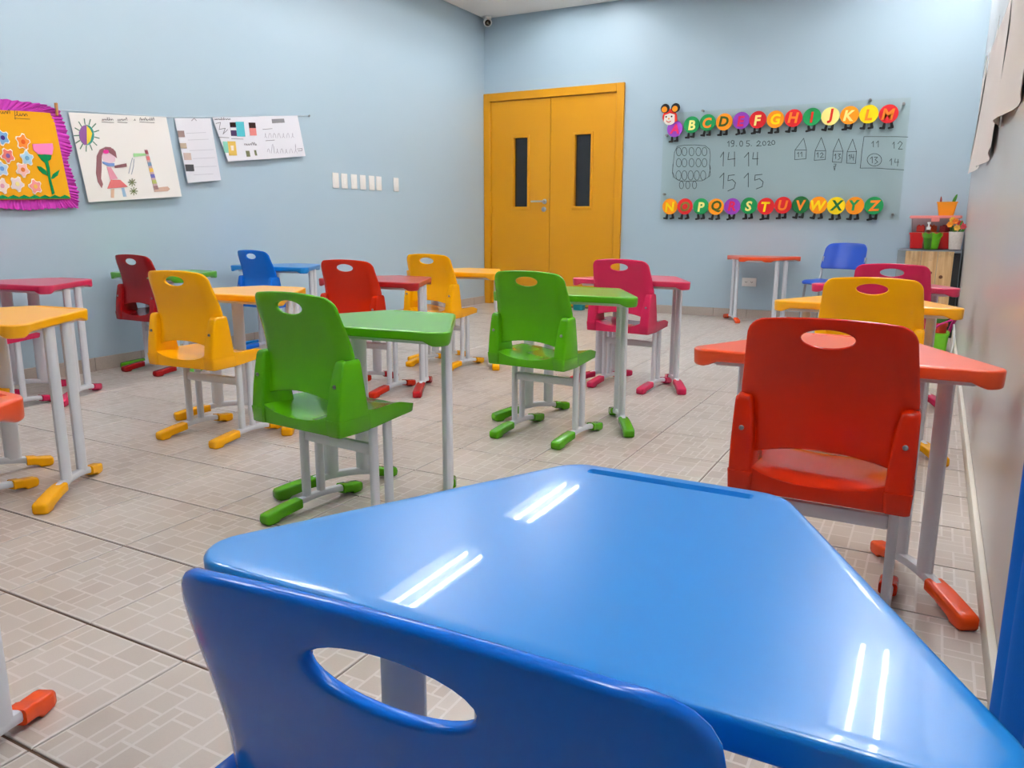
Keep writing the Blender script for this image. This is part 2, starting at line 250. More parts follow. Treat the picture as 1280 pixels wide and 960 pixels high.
DR={'virus':[[(2.988,1.369),(2.982,1.346),(2.97,1.327),(2.953,1.313),(2.935,1.307),(2.917,1.31),(2.904,1.321),(2.896,1.339),(2.895,1.36),(2.901,1.382),(2.913,1.401),(2.93,1.415),(2.948,1.421),(2.965,1.419),(2.979,1.408),(2.987,1.39),(2.988,1.369)]],'virusL':[[(2.948,1.421),(2.919,1.409),(2.897,1.375),(2.897,1.334),(2.92,1.307),(2.935,1.31)]],'virusR':[[(2.947,1.418),(2.967,1.399),(2.976,1.376),(2.959,1.333),(2.935,1.31)]],'spike':[[(2.989,1.357),(3.017,1.353)],[(2.976,1.33),(2.996,1.312)],[(2.954,1.311),(2.963,1.283)],[(2.93,1.304),(2.925,1.273)],[(2.909,1.311),(2.891,1.284)],[(2.895,1.33),(2.869,1.313)],[(2.892,1.357),(2.864,1.353)],[(2.9,1.385),(2.876,1.396)],[(2.917,1.409),(2.903,1.432)],[(2.94,1.423),(2.939,1.453)],[(2.964,1.423),(2.976,1.453)],[(2.982,1.41),(3.006,1.433)],[(2.991,1.386),(3.02,1.397)]],'hair':[[(3.051,1.308),(3.011,1.289),(2.987,1.251),(2.969,1.153),(2.973,1.104),(2.993,1.071),(3.004,1.093),(2.996,1.124),(3.007,1.179),(3.018,1.253),(3.039,1.294),(3.095,1.302),(3.111,1.285),(3.114,1.248),(3.101,1.29),(3.082,1.308)]],'face':[[(3.024,1.278),(3.053,1.297),(3.095,1.296),(3.109,1.266),(3.1,1.228),(3.064,1.21),(3.028,1.223),(3.019,1.247)]],'mask':[[(3.017,1.223),(3.058,1.216),(3.093,1.218),(3.091,1.2),(3.049,1.199),(3.02,1.211)]],'bow':[[(3.067,1.281),(3.061,1.272),(3.047,1.268),(3.033,1.27),(3.029,1.278),(3.035,1.288),(3.049,1.292),(3.063,1.29),(3.067,1.281)]],'body':[[(3.042,1.194),(3.069,1.192),(3.104,1.129),(3.054,1.12)]],'skirt':[[(3.058,1.121),(3.118,1.123),(3.163,1.084),(3.028,1.068)]],'arm':[[(3.092,1.204),(3.172,1.222),(3.173,1.202),(3.094,1.19)]],'legL':[[(3.052,1.067),(3.073,1.07),(3.064,1.016),(3.044,1.017)]],'legR':[[(3.12,1.076),(3.138,1.079),(3.147,1.026),(3.125,1.024)]],'pump':[[(3.307,1.312),(3.327,1.315),(3.374,1.069),(3.341,1.065)]],'shoe':[[(3.345,1.084),(3.441,1.097),(3.457,1.082),(3.438,1.068),(3.34,1.06)]],'spout':[[(3.228,1.284),(3.32,1.291),(3.311,1.277),(3.226,1.263)]],'titleline':[[(3.046,1.447),(3.123,1.452)],[(3.148,1.457),(3.213,1.461)],[(3.298,1.474),(3.402,1.481)]],'title':[[(3.048,1.456),(3.052,1.458),(3.054,1.462),(3.053,1.464),(3.052,1.462),(3.054,1.458),(3.057,1.457),(3.058,1.457),(3.059,1.459),(3.061,1.463),(3.064,1.465),(3.066,1.464),(3.067,1.46),(3.068,1.458),(3.068,1.458),(3.069,1.46),(3.071,1.464),(3.074,1.466),(3.077,1.465),(3.078,1.461),(3.078,1.459),(3.079,1.459),(3.083,1.464),(3.086,1.472),(3.085,1.476),(3.084,1.471),(3.085,1.464),(3.088,1.46),(3.089,1.46),(3.094,1.465),(3.096,1.473),(3.096,1.477),(3.095,1.473),(3.095,1.465),(3.099,1.461),(3.1,1.461),(3.1,1.463),(3.102,1.468),(3.106,1.47),(3.108,1.468),(3.109,1.464),(3.11,1.462),(3.11,1.463),(3.111,1.465),(3.113,1.469),(3.116,1.471),(3.119,1.469),(3.12,1.466),(3.12,1.464)],[(3.149,1.467),(3.154,1.469),(3.156,1.473),(3.155,1.475),(3.154,1.473),(3.155,1.469),(3.159,1.468),(3.16,1.468),(3.164,1.47),(3.166,1.474),(3.166,1.476),(3.165,1.474),(3.166,1.47),(3.17,1.469),(3.171,1.469),(3.171,1.471),(3.174,1.475),(3.177,1.478),(3.179,1.476),(3.181,1.472),(3.181,1.47),(3.182,1.47),(3.186,1.473),(3.188,1.477),(3.188,1.479),(3.187,1.477),(3.188,1.473),(3.192,1.471),(3.193,1.471),(3.193,1.474),(3.195,1.478),(3.198,1.48),(3.201,1.478),(3.202,1.475),(3.203,1.473),(3.203,1.473),(3.204,1.477),(3.207,1.485),(3.21,1.49),(3.213,1.486),(3.214,1.478),(3.214,1.474)],[(3.26,1.479),(3.265,1.481),(3.267,1.486),(3.267,1.488),(3.266,1.486),(3.267,1.482),(3.271,1.48)],[(3.3,1.483),(3.301,1.487),(3.303,1.496),(3.307,1.5),(3.309,1.496),(3.31,1.488),(3.31,1.484),(3.311,1.484),(3.312,1.487),(3.314,1.491),(3.317,1.493),(3.32,1.492),(3.321,1.488),(3.322,1.486),(3.323,1.486),(3.323,1.488),(3.325,1.492),(3.329,1.495),(3.332,1.493),(3.333,1.489),(3.333,1.487),(3.334,1.487),(3.335,1.491),(3.338,1.5),(3.341,1.504),(3.344,1.5),(3.345,1.492),(3.345,1.488),(3.345,1.488),(3.35,1.491),(3.352,1.495),(3.352,1.497),(3.351,1.495),(3.352,1.491),(3.356,1.489),(3.357,1.489),(3.358,1.491),(3.36,1.495),(3.363,1.497),(3.366,1.496),(3.367,1.492),(3.368,1.491),(3.369,1.491),(3.373,1.495),(3.376,1.504),(3.376,1.508),(3.374,1.504),(3.375,1.496),(3.379,1.492),(3.38,1.492),(3.385,1.497),(3.388,1.505),(3.387,1.509),(3.386,1.505),(3.387,1.497),(3.391,1.493),(3.392,1.493),(3.393,1.497),(3.395,1.506),(3.399,1.511),(3.402,1.507),(3.403,1.499),(3.403,1.494)]],'drops':[[(3.216,1.255),(3.2,1.216),(3.18,1.164)],[(3.226,1.249),(3.218,1.211),(3.198,1.159)]],'star':[[(3.168,1.11),(3.222,1.112)],[(3.178,1.126),(3.212,1.095)],[(3.197,1.134),(3.192,1.088)],[(3.215,1.128),(3.174,1.094)],[(3.172,1.059),(3.225,1.061)],[(3.181,1.075),(3.215,1.044)],[(3.201,1.083),(3.196,1.036)],[(3.219,1.077),(3.178,1.043)]]}
PR={'photo':[[(3.567,1.449),(3.617,1.454),(3.619,1.414),(3.568,1.409)],[(3.571,1.373),(3.622,1.377),(3.624,1.344),(3.573,1.34)],[(3.592,1.314),(3.65,1.318),(3.651,1.273),(3.593,1.269)],[(3.594,1.242),(3.662,1.246),(3.663,1.203),(3.596,1.199)]],'lines':[[(3.632,1.439),(3.791,1.46)],[(3.642,1.398),(3.806,1.418)],[(3.645,1.332),(3.839,1.354)],[(3.664,1.283),(3.844,1.302)],[(3.658,1.229),(3.849,1.246)],[(3.653,1.179),(3.814,1.194)]],'crest':[[(3.687,1.524),(3.708,1.541),(3.725,1.528)]],'kid':[[(4.001,1.546),(4.052,1.552),(4.052,1.461),(4.001,1.457)]],'teal':[[(4.054,1.556),(4.127,1.564),(4.127,1.464),(4.054,1.458)]],'girl':[[(4.171,1.563),(4.232,1.569),(4.233,1.481),(4.172,1.475)]],'teal2':[[(3.92,1.413),(3.961,1.416),(3.963,1.342),(3.922,1.339)]],'blonde':[[(3.962,1.418),(4.033,1.424),(4.033,1.329),(3.961,1.324)]],'leafy':[[(4.116,1.367),(4.149,1.37),(4.154,1.33),(4.121,1.327)],[(4.193,1.377),(4.211,1.379),(4.217,1.342),(4.199,1.341)]],'lines2':[[(3.873,1.549),(3.877,1.552),(3.879,1.555),(3.879,1.557),(3.878,1.555),(3.879,1.552),(3.883,1.55),(3.883,1.551),(3.888,1.553),(3.89,1.556),(3.889,1.558),(3.888,1.556),(3.889,1.553),(3.893,1.552),(3.894,1.552),(3.895,1.553),(3.896,1.557),(3.899,1.558),(3.902,1.557),(3.903,1.554),(3.904,1.553),(3.904,1.553),(3.905,1.555),(3.907,1.558),(3.91,1.56),(3.913,1.559),(3.914,1.556),(3.914,1.554),(3.915,1.554),(3.919,1.556),(3.921,1.56),(3.921,1.561),(3.92,1.56),(3.921,1.556),(3.925,1.555),(3.926,1.555),(3.93,1.559),(3.932,1.566),(3.932,1.57),(3.931,1.566),(3.932,1.559),(3.935,1.556),(3.936,1.556),(3.937,1.558),(3.939,1.562),(3.942,1.564),(3.944,1.562),(3.946,1.559),(3.946,1.557),(3.947,1.557),(3.951,1.561),(3.954,1.569),(3.953,1.572),(3.952,1.568),(3.953,1.562),(3.957,1.559),(3.958,1.559),(3.958,1.56),(3.96,1.564),(3.963,1.566),(3.966,1.565),(3.967,1.561),(3.968,1.56),(3.968,1.56),(3.973,1.562),(3.975,1.566),(3.974,1.567),(3.973,1.566),(3.974,1.562),(3.978,1.561),(3.979,1.561),(3.98,1.563),(3.982,1.567),(3.985,1.569),(3.987,1.567),(3.989,1.564),(3.989,1.562),(3.99,1.562),(3.994,1.564),(3.996,1.568),(3.996,1.57),(3.995,1.568),(3.996,1.565),(4.0,1.563),(4.001,1.563),(4.001,1.565),(4.003,1.569),(4.006,1.571),(4.009,1.57),(4.01,1.566),(4.011,1.564)],[(4.109,1.405),(4.11,1.408),(4.113,1.413),(4.117,1.415),(4.121,1.413),(4.123,1.409),(4.123,1.406),(4.126,1.407),(4.132,1.409),(4.134,1.415),(4.134,1.417),(4.132,1.414),(4.134,1.41),(4.14,1.408),(4.142,1.408),(4.148,1.411),(4.151,1.416),(4.15,1.418),(4.149,1.416),(4.151,1.411),(4.156,1.409),(4.159,1.409),(4.159,1.412),(4.162,1.417),(4.167,1.42),(4.17,1.418),(4.172,1.413),(4.173,1.411),(4.175,1.411),(4.176,1.416),(4.18,1.426),(4.184,1.431),(4.188,1.426),(4.189,1.417),(4.19,1.412),(4.192,1.412),(4.193,1.417),(4.196,1.427),(4.201,1.432),(4.205,1.428),(4.206,1.418),(4.206,1.413),(4.209,1.413),(4.215,1.416),(4.218,1.421),(4.217,1.423),(4.215,1.421),(4.218,1.416),(4.223,1.415)],[(3.88,1.526),(3.917,1.537),(3.902,1.49),(3.954,1.503),(3.93,1.462),(3.974,1.497)],[(3.887,1.438),(3.979,1.443)],[(4.0,1.439),(4.106,1.445)]],'tag':[[(4.401,1.612),(4.524,1.629),(4.529,1.601),(4.402,1.583)]],'glyph':[[(4.306,1.473),(4.318,1.481),(4.324,1.498),(4.323,1.505),(4.32,1.497),(4.323,1.482),(4.334,1.475)],[(4.35,1.477),(4.352,1.485),(4.358,1.501),(4.367,1.51),(4.375,1.502),(4.378,1.487),(4.379,1.479)],[(4.395,1.481),(4.397,1.489),(4.403,1.505),(4.412,1.514),(4.42,1.507),(4.423,1.491),(4.424,1.483)],[(4.44,1.485),(4.442,1.493),(4.448,1.509),(4.457,1.518),(4.465,1.511),(4.469,1.495),(4.47,1.487)],[(4.486,1.489),(4.499,1.498),(4.505,1.515),(4.504,1.523),(4.501,1.514),(4.504,1.499),(4.516,1.492)],[(4.533,1.493),(4.535,1.501),(4.541,1.518),(4.55,1.527),(4.558,1.52),(4.562,1.504),(4.563,1.496)],[(4.58,1.497),(4.593,1.507),(4.599,1.524),(4.598,1.532),(4.595,1.523),(4.599,1.507),(4.611,1.5)],[(4.32,1.366),(4.322,1.374),(4.328,1.391),(4.336,1.399),(4.344,1.392),(4.347,1.376),(4.348,1.369)],[(4.364,1.37),(4.367,1.386),(4.374,1.418),(4.384,1.435),(4.391,1.419),(4.393,1.388),(4.393,1.372)],[(4.409,1.373),(4.422,1.382),(4.428,1.399),(4.426,1.406),(4.424,1.398),(4.427,1.382),(4.438,1.375)],[(4.455,1.377),(4.457,1.385),(4.463,1.401),(4.472,1.41),(4.48,1.403),(4.484,1.387),(4.485,1.379)],[(4.501,1.38),(4.514,1.388),(4.52,1.403),(4.519,1.41),(4.516,1.403),(4.52,1.389),(4.531,1.382)],[(4.548,1.383),(4.55,1.392),(4.557,1.409),(4.566,1.417),(4.574,1.41),(4.578,1.394),(4.579,1.386)],[(4.596,1.387),(4.61,1.405),(4.617,1.438),(4.616,1.454),(4.613,1.438),(4.615,1.405),(4.627,1.389)]],'lines3':[[(4.296,1.529),(4.396,1.545)],[(4.318,1.453),(4.407,1.465)],[(4.629,1.42),(4.681,1.427),(4.68,1.411),(4.635,1.406)]]}
# ================================================================ the room
wall_m = mat('wall_paint_blue', (170, 192, 205), .45, .35, var=.02, vscale=1.5, bump=.08, bscale=260)
white_wall_m = mat('partition_paint_white', (212, 211, 210), .26, .5, var=.02, vscale=2)
ceil_m = mat('ceiling_plaster', (236, 234, 230), .9, .2)
struct(obj('wall_left', bbox((XL-.15, YF-.15, -.05), (XL, YB+.15, ZC+.14)), wall_m, smooth=False))
# back wall has the opening of the double door
bm = nb(); DX0, DX1, DZ = -4.34, -2.835, 2.165
box(bm, (XL-.001, YB, DZ), (XR+.15, YB+.15, ZC+.14)); box(bm, (DX1, YB, -.05), (XR+.15, YB+.15, DZ)); box(bm, (XL, YB, -.05), (DX0, YB+.15, DZ))
struct(obj('wall_back', bm, wall_m, smooth=False))
struct(obj('wall_right', bbox((XR, YF-.15, -.05), (XR+.15, YB, ZC+.14)), white_wall_m, smooth=False))
struct(obj('wall_front', bbox((XL, YF-.15, -.05), (XR, YF, ZC+.14)), wall_m, smooth=False))
# ceiling: plaster board with a shadow gap along the walls and cut-outs for the recessed lamps
LAMP_X = (-3.12, -.10); LAMP_Y = (6.52, 4.55, 2.58, .61); LW, LL = .17, .63
bm = nb(); g = .022
xs = [XL+g]+[v for x in LAMP_X for v in (x-LW, x+LW)]+[XR-g]
ys = [YF+g]+[v for y in sorted(LAMP_Y) for v in (y-LL, y+LL)]+[YB-g]
for i in range(len(xs)-1):
    for j in range(len(ys)-1):
        if i % 2 == 1 and j % 2 == 1: continue
        box(bm, (xs[i], ys[j], ZC), (xs[i+1], ys[j+1], ZC+.03))
bmesh.ops.remove_doubles(bm, verts=bm.verts, dist=.0005)
struct(obj('ceiling', bm, ceil_m, smooth=False))
void_shade_m = mat('void_shade_colour', (60, 60, 62), .9, .1)  # dark colour stands in for the shade inside the ceiling void
struct(obj('void_lid_1', bbox((XL-.1, YF-.1, ZC+.14), (XR+.1, YB+.1, ZC+.2)), void_shade_m, smooth=False))  # unseen lid closing the void above the ceiling, behind the shadow gap
# recessed twin-tube lamps
tube_m = mat('fluorescent_tube', (255, 255, 255), .3, emit=(252, 252, 255), estr=TUBE_POWER)
refl_m = mat('lamp_reflector_white', (235, 235, 232), .35, .5)
cap_m = mat('lamp_end_cap', (210, 210, 208), .5)
def lamp_meshes():
    b = nb(); t = .004; d = .085
    box(b, (-LW, -LL, d), (LW, LL, d+t)); box(b, (-LW, -LL, 0), (-LW+t, LL, d)); box(b, (LW-t, -LL, 0), (LW, LL, d))
    box(b, (-LW+t, -LL, 0), (LW-t, -LL+t, d)); box(b, (-LW+t, LL-t, 0), (LW-t, LL, d))
    h = to_mesh(b, 'housing', refl_m, False)
    tb = to_mesh(lathe(nb(), [(.014, -.575), (.014, .575)], 10, axis='y'), 'tube', tube_m)
    cb = nb()
    for s in (-1, 1): box(cb, (-.014, s*.597-.016, -.018), (.014, s*.597+.016, .045))
    return h, tb, to_mesh(cb, 'tube_holder', cap_m, False)
LM = lamp_meshes()
names_y = ['nearest the door wall', 'second from the door wall', 'third from the door wall', 'farthest from the door wall']
for x in LAMP_X:
    for k, y in enumerate(LAMP_Y):
        t = thing('ceiling_lamp', 'recessed twin-tube ceiling lamp in the %s row, %s' % ('blue wall' if x < -2 else 'white wall', names_y[k]), 'lamp', (x, y, ZC), 0, 'recessed ceiling lamps')
        link('housing', LM[0], t)
        for s in (-.07, .07): link('tube', LM[1], t, (s, 0, .042)); link('tube_holder', LM[2], t, (s, 0, .042))

# floor: grout bed, ceramic tiles as pieces
grout_m = mat('grout_brown', (100, 78, 64), .9, .1, var=.15, vscale=8)
TS = .3133; TX0, TY0 = -1.2745, .9535
def tile_mat(name, c, rough=.32):
    return mat(name, c, rough, .4, var=.07, vscale=260)
tile_base = tile_mat('tile_print_line', (212, 204, 197), .28)
tile_a = tile_mat('tile_print_beige', (192, 181, 171)); tile_b = tile_mat('tile_print_grey', (186, 174, 164)); tile_c = tile_mat('tile_print_light', (197, 187, 178))
def tile_rects(seed):
    rnd = random.Random(seed); N = 11; occ = [[0]*N for _ in range(N)]; out = []
    for y in range(N):
        for x in range(N):
            if occ[y][x]: continue
            for w_, h_ in rnd.sample([(3, 2), (2, 2), (2, 3), (2, 1), (1, 2), (3, 1), (3, 2), (2, 2)], 8)+[(1, 1)]:
                if x+w_ <= N and y+h_ <= N and not any(occ[y+b][x+a] for a in range(w_) for b in range(h_)):
                    for a in range(w_):
                        for b in range(h_): occ[y+b][x+a] = 1
                    out.append((x, y, w_, h_)); break
    return out, N
def tile_mesh(seed):
    b = nb(); hw, hh = TS/2-.0022, TS/2-.0035
    # tile body with a small chamfer
    lo, hi = -.006, 0
    ring = [[(-hw, -hh, lo), (hw, -hh, lo), (hw, hh, lo), (-hw, hh, lo)], [(-hw, -hh, hi-.0012), (hw, -hh, hi-.0012), (hw, hh, hi-.0012), (-hw, hh, hi-.0012)]]
    k = .0014; ring.append([(-hw+k, -hh+k, hi), (hw-k, -hh+k, hi), (hw-k, hh-k, hi), (-hw+k, hh-k, hi)])
    loft(b, ring)
    rects, N = tile_rects(seed); u = (2*hw-.006)/N; v = (2*hh-.006)/N; rnd = random.Random(seed+5); g = .0027
    for x, y, w_, h_ in rects:
        x0, y0 = -hw+.003+x*u+g, -hh+.003+y*v+g; x1, y1 = x0+w_*u-2*g, y0+h_*v-2*g
        f = b.faces.new([b.verts.new(q) for q in ((x0, y0, .00025), (x1, y0, .00025), (x1, y1, .00025), (x0, y1, .00025))]); f.material_index = rnd.choice((1, 1, 2, 3))
    me = bpy.data.meshes.new('floor_tile'); b.normal_update(); b.to_mesh(me); b.free()
    for m in (tile_base, tile_a, tile_b, tile_c): me.materials.append(m)
    return me
TM = [tile_mesh(3), tile_mesh(8), tile_mesh(21)]
floor = struct(obj('floor', bbox((XL-.1, YF-.1, -.06), (XR+.1, YB+.1, -.004)), grout_m, smooth=False))
def cam_px(p):
    d = Vector(p)-Vector((0, 0, CAM_H)); z = d.dot(fwd)
    return (640+971.82*d.dot(r2)/z, 480-971.82*d.dot(u2)/z, z) if z > .05 else (9e9, 9e9, z)
cells = []
i0 = math.floor((XL-TX0)/TS); i1 = math.ceil((XR-TX0)/TS); j0 = math.floor((YF-TY0)/TS); j1 = math.ceil((YB-TY0)/TS)
for i in range(i0, i1):
    for j in range(j0, j1):
        x0, x1 = TX0+i*TS, TX0+(i+1)*TS; y0, y1 = TY0+j*TS, TY0+(j+1)*TS
        cells.append((i, j, max(x0, XL), min(x1, XR), max(y0, YB*0+YF), min(y1, YB)))
vis = []; rest = []
for c in cells:
    q = [cam_px((x, y, 0)) for x in (c[2], (c[2]+c[3])/2, c[3]) for y in (c[4], (c[4]+c[5])/2, c[5])]
    full = abs(c[3]-c[2]-TS) < .001 and abs(c[5]-c[4]-TS) < .001
    seen = any(-20 < a < 1300 and 0 < b < 980 for a, b, z in q)
    (vis if seen else rest).append((min((abs(z) for a, b, z in q)), c, full))
vis.sort(key=lambda t: t[0]); rest += vis[300:]; vis = vis[:300]
rnd = random.Random(4)
def cut_tile(c, seed):
    """tile trimmed where it meets a wall: plain ceramic piece with its share of the print"""
    b = nb(); _, _, x0, x1, y0, y1 = c
    box(b, (x0+.0022, y0+.0035, -.006), (x1-.0022, y1-.0035, 0))
    i, j = c[0], c[1]; ox, oy = TX0+i*TS+.003, TY0+j*TS+.003; rects, N = tile_rects(seed); u = (TS-.009)/N; g_ = .0027; rn = random.Random(seed+5)
    for x, y, w_, h_ in rects:
        m_ = rn.choice((1, 1, 2, 3))
        a0, a1 = max(ox+x*u+g_, x0+.004), min(ox+(x+w_)*u-g_, x1-.004); b0, b1 = max(oy+y*u+g_, y0+.005), min(oy+(y+h_)*u-g_, y1-.005)
        if a1-a0 > .004 and b1-b0 > .004:
            f = b.faces.new([b.verts.new(q) for q in ((a0, b0, .00025), (a1, b0, .00025), (a1, b1, .00025), (a0, b1, .00025))]); f.material_index = m_
    return b
for k, (dd, c, full) in enumerate(vis):
    if full:
        link('tile', rnd.choice(TM), floor, (TX0+(c[0]+.5)*TS, TY0+(c[1]+.5)*TS, 0), (0, 0, PI*rnd.choice((0, 1))))
    else:
        b = cut_tile(c, rnd.choice((3, 8, 21))); me = bpy.data.meshes.new('tile_cut'); b.normal_update(); b.to_mesh(me); b.free()
        for m in (tile_base, tile_a, tile_b, tile_c): me.materials.append(m)
        link('tile', me, floor)
b = nb()
for dd, c, full in rest: box(b, (c[2]+.0022, c[4]+.0035, -.006), (c[3]-.0022, c[5]-.0035, 0))
o = obj('tile_field', b, tile_a, floor, smooth=False); o['kind'] = 'stuff'

# skirting of ceramic strips (left and back), white painted board on the right
skirt_m = mat('skirting_ceramic', (176, 164, 154), .35, .4, var=.14, vscale=120)
bl = struct(obj('baseboard_left', bbox((XL, YF, 0), (XL+.004, YB, .078)), grout_m, smooth=False))
y = YF+.01; k = 0
me = to_mesh(bbox((0, 0, 0), (.011, TS-.003, .08), .001, 1), 'skirting_tile', skirt_m, False)
while y < YB-.02:
    L_ = min(TS, YB-y-.012)
    o = link('tile', me, bl, (XL+.001, y, 0)); o.scale = (1, L_/TS, 1); y += TS
bb = struct(obj('baseboard_back', bbox((DX1+.06, YB-.004, 0), (XR, YB, .078)), grout_m, smooth=False))
me = to_mesh(bbox((0, -.011, 0), (TS-.003, 0, .08), .001, 1), 'skirting_tile', skirt_m, False)
x = DX1+.06
while x < XR-.01:
    L_ = min(TS, XR-x)
    o = link('tile', me, bb, (x, YB-.001, 0)); o.scale = (L_/TS, 1, 1); x += TS
board_m = mat('skirting_cream_paint', (222, 216, 204), .55, .4, var=.06, vscale=14)
struct(obj('baseboard_right', bbox((XR-.016, YF, 0), (XR, YB-.014, .062), .004, 2), board_m))

# ---------------------------------------------------------------- double door
door_m = mat('door_amber_enamel', (206, 142, 0), .38, .45, var=.02, vscale=3)
corridor_dark_m = mat('door_pane_corridor_dark', (26, 27, 30), .08, .5)  # opaque glossy pane, darkness of the corridor beyond put into its colour
steel_m = mat('brushed_steel', (190, 190, 188), .3, .5, 1)
d = struct(link('door_1', None, loc=(0, 0, 0)))
bm = nb(); FO = -.028
for lo, hi in (((XL+.004, YB+FO, 0), (-4.297, YB+.1, 2.2)), ((-2.88, YB+FO, 0), (-2.803, YB+.1, 2.2)), ((-4.297, YB+FO, 2.12), (-2.88, YB+.1, 2.2))): box(bm, lo, hi, .003, 1)
obj('door_frame', bm, door_m, d)
def leaf(x0, x1, gx0, gx1):
    z0, z1, gz0, gz1 = .012, 2.115, 1.04, 1.742; ya, yb = YB-.004, YB+.045
    b = nb()
    for lo, hi in (((x0, ya, z0), (gx0, yb, z1)), ((gx1, ya, z0), (x1, yb, z1)), ((gx0, ya, z0), (gx1, yb, gz0)), ((gx0, ya, gz1), (gx1, yb, z1))): box(b, lo, hi)
    lf = obj('door_leaf', b, door_m, d, smooth=False)
    obj('pane', bbox((gx0, YB+.030, gz0), (gx1, YB+.036, gz1)), corridor_dark_m, lf, smooth=False)
    b = nb(); t = .024; ya -= .008
    box(b, (gx0-t, ya, gz0-t-.008), (gx1+t, YB-.003, gz0), .002, 1); box(b, (gx0-t, ya, gz1), (gx1+t, YB-.003, gz1+t), .002, 1)
    box(b, (gx0-t, ya, gz0), (gx0, YB-.003, gz1), .002, 1); box(b, (gx1, ya, gz0), (gx1+t, YB-.003, gz1), .002, 1)
    obj('glazing_bead', b, door_m, lf)
    return lf
l1 = leaf(-4.292, -3.598, -4.02, -3.857); l2 = leaf(-3.592, -2.884, -3.318, -3.146)
b = nb(); lathe(b, [(.026, 0), (.026, -.008), (.012, -.01), (.012, -.05)], 16, (-3.653, YB-.004, 1.092), axis='y')
box(b, (-3.79, YB-.064, 1.083), (-3.645, YB-.048, 1.101), .005, 2)
obj('door_handle', b, steel_m, l1)
b = lathe(nb(), [(.026, 0), (.026, -.008), (.022, -.01)], 16, (-3.66, YB-.004, 1.012), axis='y'); box(b, (-3.664, YB-.018, 1.004), (-3.656, YB-.012, 1.02))
obj('lock_cylinder', b, steel_m, l1)
obj('latch_plate', bbox((-3.606, YB-.016, 1.082), (-3.592, YB-.003, 1.122), .002, 1), mat('latch_brass', (200, 150, 70), .35, .5, 1), l2)
for z in (.25, 1.02, 1.88):
    obj('hinge', lathe(nb(), [(.008, z-.05), (.008, z+.05)], 8, (-4.294, YB-.012, 0)), door_m, d)
# ---------------------------------------------------------------- security camera in the corner
t = thing('security_camera', 'small white security camera in the ceiling corner above the door', 'camera', (XL+.09, YB-.09, ZC))
wp = mat('white_plastic', (232, 232, 230), .35, .5)
obj('mount', lathe(nb(), [(.045, 0), (.045, -.018), (.03, -.024), (.018, -.04)], 20), wp, t)
dirv = Vector((.52, -.72, -.46)).normalized(); rot = dirv.to_track_quat('Z', 'Y').to_euler()
bo = obj('camera_body', lathe(nb(), [(.02, -.045), (.036, -.035), (.042, -.01), (.042, .035), (.036, .045), (.033, .04)], 20), wp, t, (.015, -.02, -.055), rot)
obj('lens', lathe(nb(), [(.032, 0), (.03, .004), (.018, .006), (.012, .002)], 16), mat('lens_black', (18, 18, 20), .12, .5), bo, (0, 0, .038))
# ---------------------------------------------------------------- switch plates and socket
plate_m = mat('switch_plastic', (238, 236, 232), .4, .5)
ords = ['leftmost', 'second from left', 'third from left', 'fourth from left', 'fifth from left', 'sixth from left']
for k, y in enumerate((5.078, 5.186, 5.309, 5.425, 5.544, 5.644, 5.895)):
    lb = ('white switch plate, %s in the row of six on the blue side wall' % ords[k]) if k < 6 else 'white switch plate standing apart from the row of six, nearest the door'
    t = thing('switch_plate', lb, 'switch', (XL, y, 1.21), 0, 'white switch plates on the side wall')
    obj('cover', bbox((0, -.037, -.06), (.008, .037, .06), .003, 2), plate_m, t)
    obj('rocker', bbox((.008, -.014, -.026), (.012, .014, .026), .001, 1), plate_m, t)
t = thing('wall_socket', 'white double wall socket low on the wall behind the red table', 'socket', (-1.518, YB, .335))
obj('cover', bbox((-.066, -.009, -.04), (.066, 0, .04), .003, 2), plate_m, t)
for s in (-.026, .026):
    f = obj('outlet', bbox((s-.018, -.011, -.02), (s+.018, -.009, .02), .001, 1), plate_m, t)
    b = nb()
    for q in (-.008, 0, .008): lathe(b, [(.0032, 0), (.0032, -.0008)], 8, (s+q*.9, -.011, -.003 if q == 0 else .003), axis='y')
    obj('pin_hole', b, mat('socket_hole', (40, 40, 40), .6), f)
# ================================================================ school furniture
PAL = {'blue': (4, 128, 208), 'green': (78, 158, 6), 'blue_chair': (0, 102, 204), 'yellow': (250, 176, 0), 'orange': (196, 34, 0), 'orange_top': (226, 74, 18), 'red': (144, 8, 12), 'pink': (196, 34, 80), 'crimson': (172, 14, 24)}
def plastic(c): return mat('plastic_'+c, PAL[c], .20, .24, coat=.09, crough=.04)
def top_plastic(c): return mat('desktop_plastic_'+c, PAL[c], .30, .5, coat=.22, crough=.025)
steel_white = mat('powder_coat_grey_white', (214, 218, 224), .35, .45)
screw_m = mat('screw_zinc', (150, 150, 150), .3, .5, 1)
CACHE = {}
def cached(key, fn):
    if key not in CACHE: CACHE[key] = fn()
    return CACHE[key]
def recolor(key, fn, m):
    """same shape in another colour: copies the cached mesh once per material"""
    base = cached(key, fn); k = (key, m.name)
    if k not in CACHE:
        me = base.copy(); me.materials.clear(); me.materials.append(m); CACHE[k] = me
    return CACHE[k]
tmp = steel_white
